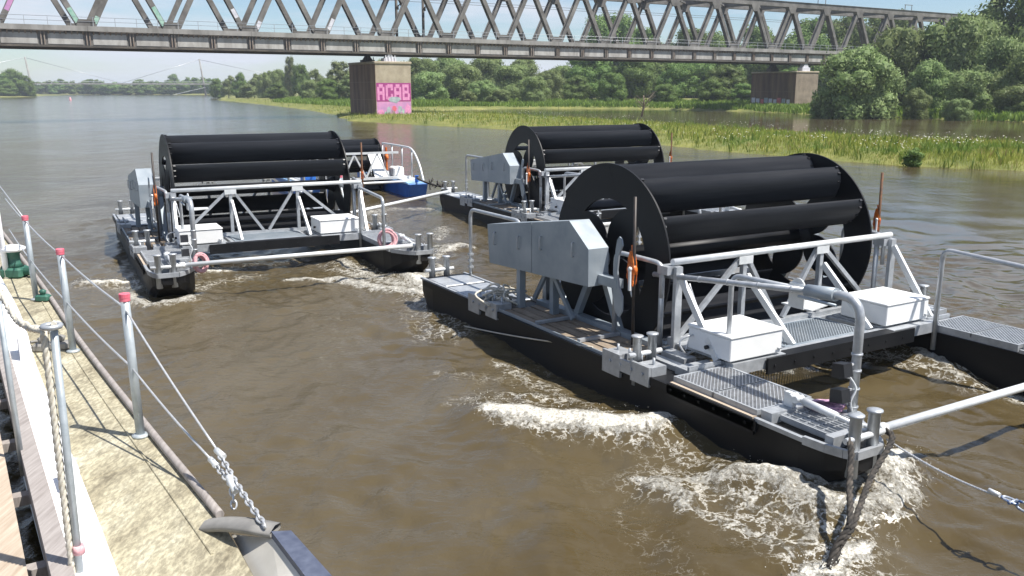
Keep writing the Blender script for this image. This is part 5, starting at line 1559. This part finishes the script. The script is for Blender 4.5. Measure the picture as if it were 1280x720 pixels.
# ------------------------------------------------------------------ barge on the left, from which the picture is taken
def build_barge():
    ZD = 1.20
    root = empty('moored_barge', (-4.2, 8.0, 0), 0, 'weathered cream decked barge with grey stanchions along its edge', 'boat')
    O = Vector((-4.2, 8.0, 0))
    def l(p): return Vector(p) - O
    edge = [Vector(p) for p in ((-10.6, 18.0, ZD), (-6.97, 12.69, ZD), (-4.87, 9.55, ZD), (-3.14, 7.07, ZD), (-1.95, 5.40, ZD))]
    inner = [Vector(p) for p in ((-10.9, 17.5, ZD), (-6.36, 10.9, ZD), (-4.75, 8.35, ZD), (-3.55, 6.5, ZD), (-2.50, 4.88, ZD), (-1.5, 3.3, ZD))]
    e = curve(edge, 24); inn = curve(inner, 24)
    tail = [un(300, 690, ZD), un(318, 722, ZD), un(345, 800, ZD)]
    out = e + tail
    inn2 = curve(inner, len(out) - 1)
    # deck plate
    mb = MB(); n = len(out)
    vs_ = [l(p) for p in out] + [l(p) for p in inn2] + [l(p) - Vector((0, 0, 0.06)) for p in out] + [l(p) - Vector((0, 0, 0.06)) for p in inn2]
    fs = []
    for i in range(n - 1):
        fs += [(i, i + 1, n + i + 1, n + i), (2 * n + i, 3 * n + i, 3 * n + i + 1, 2 * n + i + 1)]
    mb.add(vs_, fs); mb.build('deck', M['deck'], root)
    # hull side
    mb = MB()
    vs_ = [l(p) + Vector((0.01, 0, -0.02)) for p in out] + [l(p) - Vector((0.12, 0.06, ZD + 0.5)) for p in out]
    mb.add(vs_, [(i, n + i, n + i + 1, i + 1) for i in range(n - 1)]); mb.build('hull_side', M['boat_hull'], root)
    # toe rail: rusty pipe along the edge
    mb = MB(); mb.path([l(p) + Vector((0.0, 0.0, 0.03)) for p in e], 0.030, 10); mb.build('toe_rail', M['gang_edge'], root)
    # deck welds: shallow raised bead along the deck
    mb = MB(); mb.path([l(p.lerp(q, 0.22)) + Vector((0, 0, 0.002)) for p, q in zip(e, curve(inner, 24))], 0.010, 6); mb.build('weld_bead', M['deck'], root)
    for t in (0.30, 0.52, 0.70, 0.84):
        k = int(t * (len(e) - 1)); kk = int(t * (len(inn2) - 1))
        q = min(inn2, key=lambda w_: (w_ - e[k]).length)
        mb = MB(); mb.tube(l(e[k]) + Vector((-0.04, -0.02, -0.001)), l(q) + Vector((0.03, 0.02, -0.001)), 0.007, 6); mb.build('weld_bead', M['deck'], root)
    # white coaming
    mb = MB(); m = len(inn2)
    prof = [(0.0, -0.03), (0.02, 0.16), (-0.02, 0.19), (-0.20, 0.19), (-0.22, 0.14), (-0.22, -0.9)]
    nrm = [Vector((0.85, 0.53, 0))] * m
    vs_ = [l(inn2[i]) + nrm[i] * a + Vector((0, 0, b)) for a, b in prof for i in range(m)]
    mb.add(vs_, [(k * m + i, k * m + i + 1, (k + 1) * m + i + 1, (k + 1) * m + i) for k in range(len(prof) - 1) for i in range(m - 1)]); mb.build('coaming', M['boat_white'], root)
    for t, hgt, ln in ((0.40, 0.42, 0.35), (0.725, 0.30, 0.26)):
        c = inn2[int(t * (m - 1))]; d = (inn2[int(t * (m - 1)) + 1] - c).normalized()
        mb = MB(); q = l(c) + Vector((-0.05, -0.03, 0.19))
        mb.beam(q, q + d * ln, 0.09, hgt); mb.build('bracket', M['boat_white'], root)
    # stanchions with red caps
    posts = [((-6.49, 11.68), 2.36), ((-4.80, 9.24), 2.35), ((-3.07, 6.83), 2.42)]
    for (x, y), zt in posts:
        s = empty('stanchion', l((x, y, ZD))); s.parent = root
        mb = MB(); mb.tube((0, 0, -0.01), (-0.02, 0, zt - ZD - 0.035), 0.036, 14); mb.lathe([(0.07, 0.001), (0.07, 0.02), (0.045, 0.03)], (0, 0, 0), 12); mb.build('pipe', M['stanchion'], s)
        mb = MB(); mb.lathe([(0.041, -0.03), (0.041, -0.004), (0.043, -0.002), (0.043, 0.028), (0.040, 0.031)], (-0.02, 0, zt - ZD - 0.035), 18); mb.s = [False] * len(mb.s); mb.build('cap', M['capred'], s)
    # white post at the stern with its stay
    mb = MB(); a = l(un(9, 348, ZD)); mb.path([a, a + Vector((-0.02, 0, 0.9)), a + Vector((-0.06, 0.05, 1.6))], 0.045, 8, r1=0.03); mb.build('white_post', M['boat_white'], root)
    mb = MB(); mb.tube(a + Vector((-0.06, 0.05, 1.55)), l((-6.51, 11.68, 2.30)), 0.008, 5); mb.build('stay', M['wire'], root)
    # guard wires
    tops = [Vector((-6.51, 11.68, 2.28)), Vector((-4.81, 9.24, 2.27)), Vector((-3.10, 6.83, 2.30))]
    mids = [Vector((-6.50, 11.68, 1.75)), Vector((-4.81, 9.24, 1.76)), Vector((-3.09, 6.83, 1.80))]
    j1, j2 = Vector((-2.06, 5.77, 1.52)), Vector((-2.10, 5.75, 1.46))
    stern = Vector((-8.6, 14.9, 2.2))
    for pts, j in ((tops, j1), (mids, j2)):
        mb = MB(); q = [stern + Vector((0, 0, pts[0].z - 2.28))] + pts + [j]
        for a, b in zip(q[:-1], q[1:]):
            mb.path([l(a.lerp(b, k / 8)) - Vector((0, 0, 0.02 * math.sin(math.pi * k / 8))) for k in range(9)], 0.009, 6)
        mb.build('guard_wire', M['wire'], root)
    # shackles and chain down to the bulwark
    end = un(331, 658, ZD + 0.17)
    def chain(p, q, name, nl):
        mb = MB(); d = (q - p); t = d.normalized(); s1 = t.cross(Vector((0, 0, 1))).normalized(); s2 = t.cross(s1)
        for k in range(nl):
            c = l(p) + d * ((k + 0.5) / nl); s = s1 if k % 2 else s2; hl = d.length / nl * 0.72
            mb.path([c + t * hl * math.cos(a / 10 * 2 * math.pi) + s * 0.019 * math.sin(a / 10 * 2 * math.pi) for a in range(10)], 0.0075, 6, closed=True)
        mb.build(name, M['wire'], root)
    mid = Vector((-1.88, 5.53, 1.41))
    chain(j1, mid, 'chain', 8); chain(j2, mid + Vector((-0.02, 0, -0.03)), 'chain', 8); chain(mid, end, 'chain', 11)
    d = (mid - j2)
    for p in (j1, j2):
        mb = MB(); mb.tube(l(p) - d * 0.1, l(p) + d * 0.25, 0.022, 8); mb.build('wire_clamp', M['galv_white'], root)
    mb = MB(); c = l(mid); mb.tube(c + Vector((-0.05, 0.03, 0.02)), c + Vector((0.03, -0.08, -0.04)), 0.024, 8)
    mb.build('shackle', M['galv_white'], root)
    # chain tail hanging free
    chain(mid + Vector((-0.03, 0.03, -0.02)), mid + Vector((0.0, -0.05, -0.17)), 'chain', 4)
    # flared bulwark at the corner: grey rounded cap, cream inner face, navy top strip
    zb = ZD + 0.14
    pts = [l(q) for q in curve([un(256, 654, ZD + 0.01), un(280, 652, ZD + 0.08), un(310, 654, zb), un(344, 660, zb)], 16)]
    m2 = len(pts); w = Vector((0.015, 0.07, 0)); dn = Vector((0, 0, -0.035))
    mb = MB()
    vs_ = [p + w + dn for p in pts] + [p + w for p in pts] + [p + Vector((0, 0, 0.018)) for p in pts] + [p - w for p in pts] + [p - w + dn for p in pts]
    fs = [(k * m2 + i, k * m2 + i + 1, (k + 1) * m2 + i + 1, (k + 1) * m2 + i) for k in range(4) for i in range(m2 - 1)]
    fs += [(4 * m2 + i, 4 * m2 + i + 1, i + 1, i) for i in range(m2 - 1)]
    mb.add(vs_, fs, True); mb.build('bulwark_cap', M['greycap'], root)
    zt_ = zb + 0.012
    q = [l(un(x, y, zt_)) for x, y in ((339, 664), (364, 663), (417, 722), (383, 722))]
    q[2] = q[1] + (q[2] - q[1]) * 2.2; q[3] = q[0] + (q[3] - q[0]) * 2.2
    low = Vector((0, 0, -0.05))
    mb = MB(); mb.add(q + [p + low for p in q], [(3, 2, 1, 0), (4, 5, 6, 7), (0, 1, 5, 4), (1, 2, 6, 5), (2, 3, 7, 6), (3, 0, 4, 7)]); mb.build('bulwark_top', M['navy'], root)
    f0, f1 = l(un(289, 668, ZD - 0.05)), l(un(318, 722, ZD - 0.05)); f1 = f0 + (f1 - f0) * 2.2
    a0, a1 = q[0] + low * 0.9, q[3] + low * 0.9
    out_ = Vector((0.05, 0.02, -0.02))
    mb = MB(); mb.add([a0, a1, f1, f0, a0 + out_, a1 + out_, f1 + out_, f0 + out_], [(0, 1, 2, 3), (7, 6, 5, 4), (0, 4, 5, 1), (3, 2, 6, 7), (0, 3, 7, 4), (1, 5, 6, 2)]); mb.build('bulwark_side', M['cream'], root)
    o1, o2 = q[1] + low, q[2] + low
    mb = MB(); mb.add([o1, o2, o2 + Vector((-0.35, -0.1, -1.6)), o1 + Vector((-0.35, -0.1, -1.6))], [(0, 3, 2, 1)]); mb.build('bulwark_outside', M['boat_hull'], root)
    # green winch with a white cover
    p = l(un(20, 346, ZD)); wn_ = empty('winch', p); wn_.parent = root
    mb = MB(); mb.cbox(-0.16, 0.16, -0.16, 0.16, 0.0, 0.16, 0.03); mb.lathe([(0.13, 0.163), (0.09, 0.22), (0.09, 0.36), (0.13, 0.40)], (0, 0, 0), 14); mb.build('body', M['green'], wn_)
    mb = MB(); mb.lathe([(0.15, 0.403), (0.18, 0.42), (0.18, 0.455), (0.10, 0.49)], (0, 0, 0), 16); mb.build('cover', M['boat_white'], wn_)
    mb = MB(); mb.lathe([(0.10, -0.22), (0.06, -0.20), (0.06, 0.20), (0.10, 0.22)], (0.05, -0.02, 0.09), 12, 'x'); mb.build('drum', M['green'], wn_)
    # fittings at the feet of the first stanchions
    for q in ((-6.36, 11.62), (-4.98, 9.36), (-5.15, 9.28)):
        mb = MB(); mb.cbox(-0.09, 0.09, -0.07, 0.07, 0.0, 0.09, 0.02); mb.lathe([(0.03, 0.091), (0.05, 0.14), (0.02, 0.16)], (0, 0, 0), 8)
        o = mb.build('deck_fitting', M['green'] if q[0] < -6 else M['greycap'], root); o.location = l((*q, ZD))
    mb = MB(); mb.path([(0.16 * math.cos(k / 16 * 2 * math.pi), 0.12 * math.sin(k / 16 * 2 * math.pi), 0.016) for k in range(16)], 0.015, 6, closed=True)
    o = mb.build('mooring_ring', M['greycap'], root); o.location = l(un(45, 432, ZD))


def build_gangway():
    O = Vector((-3.6, 5.3, 0)); Z = 1.36
    root = empty('gangway', O, 0, 'weathered timber gangway with rope lashed poles beside the barge', 'gangway')
    def l(p): return Vector(p) - O
    d = Vector((0.54, -0.84, 0)); s = Vector((-0.84, -0.54, 0))
    a = un(-60, 430, Z)
    e0 = Vector((-2.62, 4.60, Z))                     # a point of its river side edge
    st = e0 - d * 6.0; en = e0 + d * 1.6
    mb = MB(); mb.beam(l(st), l(en), 0.11, 0.16); mb.build('edge_beam', M['gang_edge'], root)
    for k in range(6):
        o = s * (0.16 + 0.155 * k + 0.07); g = rng.uniform(-0.012, 0.012)
        mb = MB(); mb.beam(l(st + o) + Vector((0, 0, -0.02 + g)), l(en + o) + Vector((0, 0, -0.02 + g)), 0.147, 0.05); mb.build('plank', M['gang_wood'], root)
    mb = MB()
    for k in range(5): 
        c = l(e0 - d * (k * 1.1 - 1.0)); mb.beam(c + s * 0.03 + Vector((0, 0, -0.09)), c + s * 1.15 + Vector((0, 0, -0.09)), 0.09, 0.07)
    mb.build('cross_bearer', M['gang_edge'], root)
    # poles with a pale rope lashed to them
    p1 = un(27, 575, Z); p1t = Vector((p1.x - 0.02, p1.y, 2.66))
    p2 = Vector((-2.40, 4.42, Z)); p2t = Vector((-2.385, 4.42, 2.80))
    for p, q in ((p1, p1t), (p2, p2t)):
        mb = MB(); mb.tube(l(p) - Vector((0, 0, 0.12)), l(q), 0.020, 12); mb.build('pole', M['stanchion'], root)
    mb = MB()
    rope_mesh(mb, curve([l(p1t) + Vector((-0.9, 0.55, 0.05)), l(p1t) + Vector((-0.35, 0.2, -0.08)), l(p1t) + Vector((-0.02, -0.03, -0.02)), l(p1t) + Vector((0.03, -0.02, -0.03)), l(p1t.lerp(p2t, 0.4)) + Vector((0, 0, -0.13)), l(p1t.lerp(p2t, 0.8)) + Vector((0, 0, -0.08)), l(p2t) + Vector((0, 0.03, 0.0))], 60), 0.026)
    rope_mesh(mb, [l(p2t) + Vector((-0.047, -0.012, -0.02 - 1.6 * k / 60)) for k in range(61)], 0.020)
    mb.build('rope', M['rope_w'], root)
    mb = MB(); mb.path([l(p2t) + Vector((0.045 * math.cos(k / 10 * 2 * math.pi) - 0.01, 0.045 * math.sin(k / 10 * 2 * math.pi), 0.0)) for k in range(10)], 0.014, 6, closed=True); mb.build('eye', M['galv'], root)
    mb = MB(); mb.lathe([(0.030, 0), (0.032, 0.02), (0.030, 0.05)], l(p2) + Vector((0.01, 0, 0.14)), 10); mb.build('clip', M['rope_p'], root)


build_barge()
build_gangway()


# ------------------------------------------------------------------ haze over the river
def build_haze():
    mb = MB(); mb.bb(-3300, 3300, -110, 4300, -3.0, 30.0)
    m = bpy.data.materials.new('river_haze'); m.use_nodes = True
    N, L = m.node_tree.nodes, m.node_tree.links
    N.remove(N['Principled BSDF'])
    v = N.new('ShaderNodeVolumePrincipled'); v.inputs['Color'].default_value = (0.80, 0.88, 1.0, 1); v.inputs['Density'].default_value = 0.00028
    v.inputs['Anisotropy'].default_value = 0.0
    L.new(v.outputs[0], N['Material Output'].inputs['Volume'])
    mb.build('haze', m, None, kind='stuff', label='thin pale haze over the river', cat='haze')


build_haze()
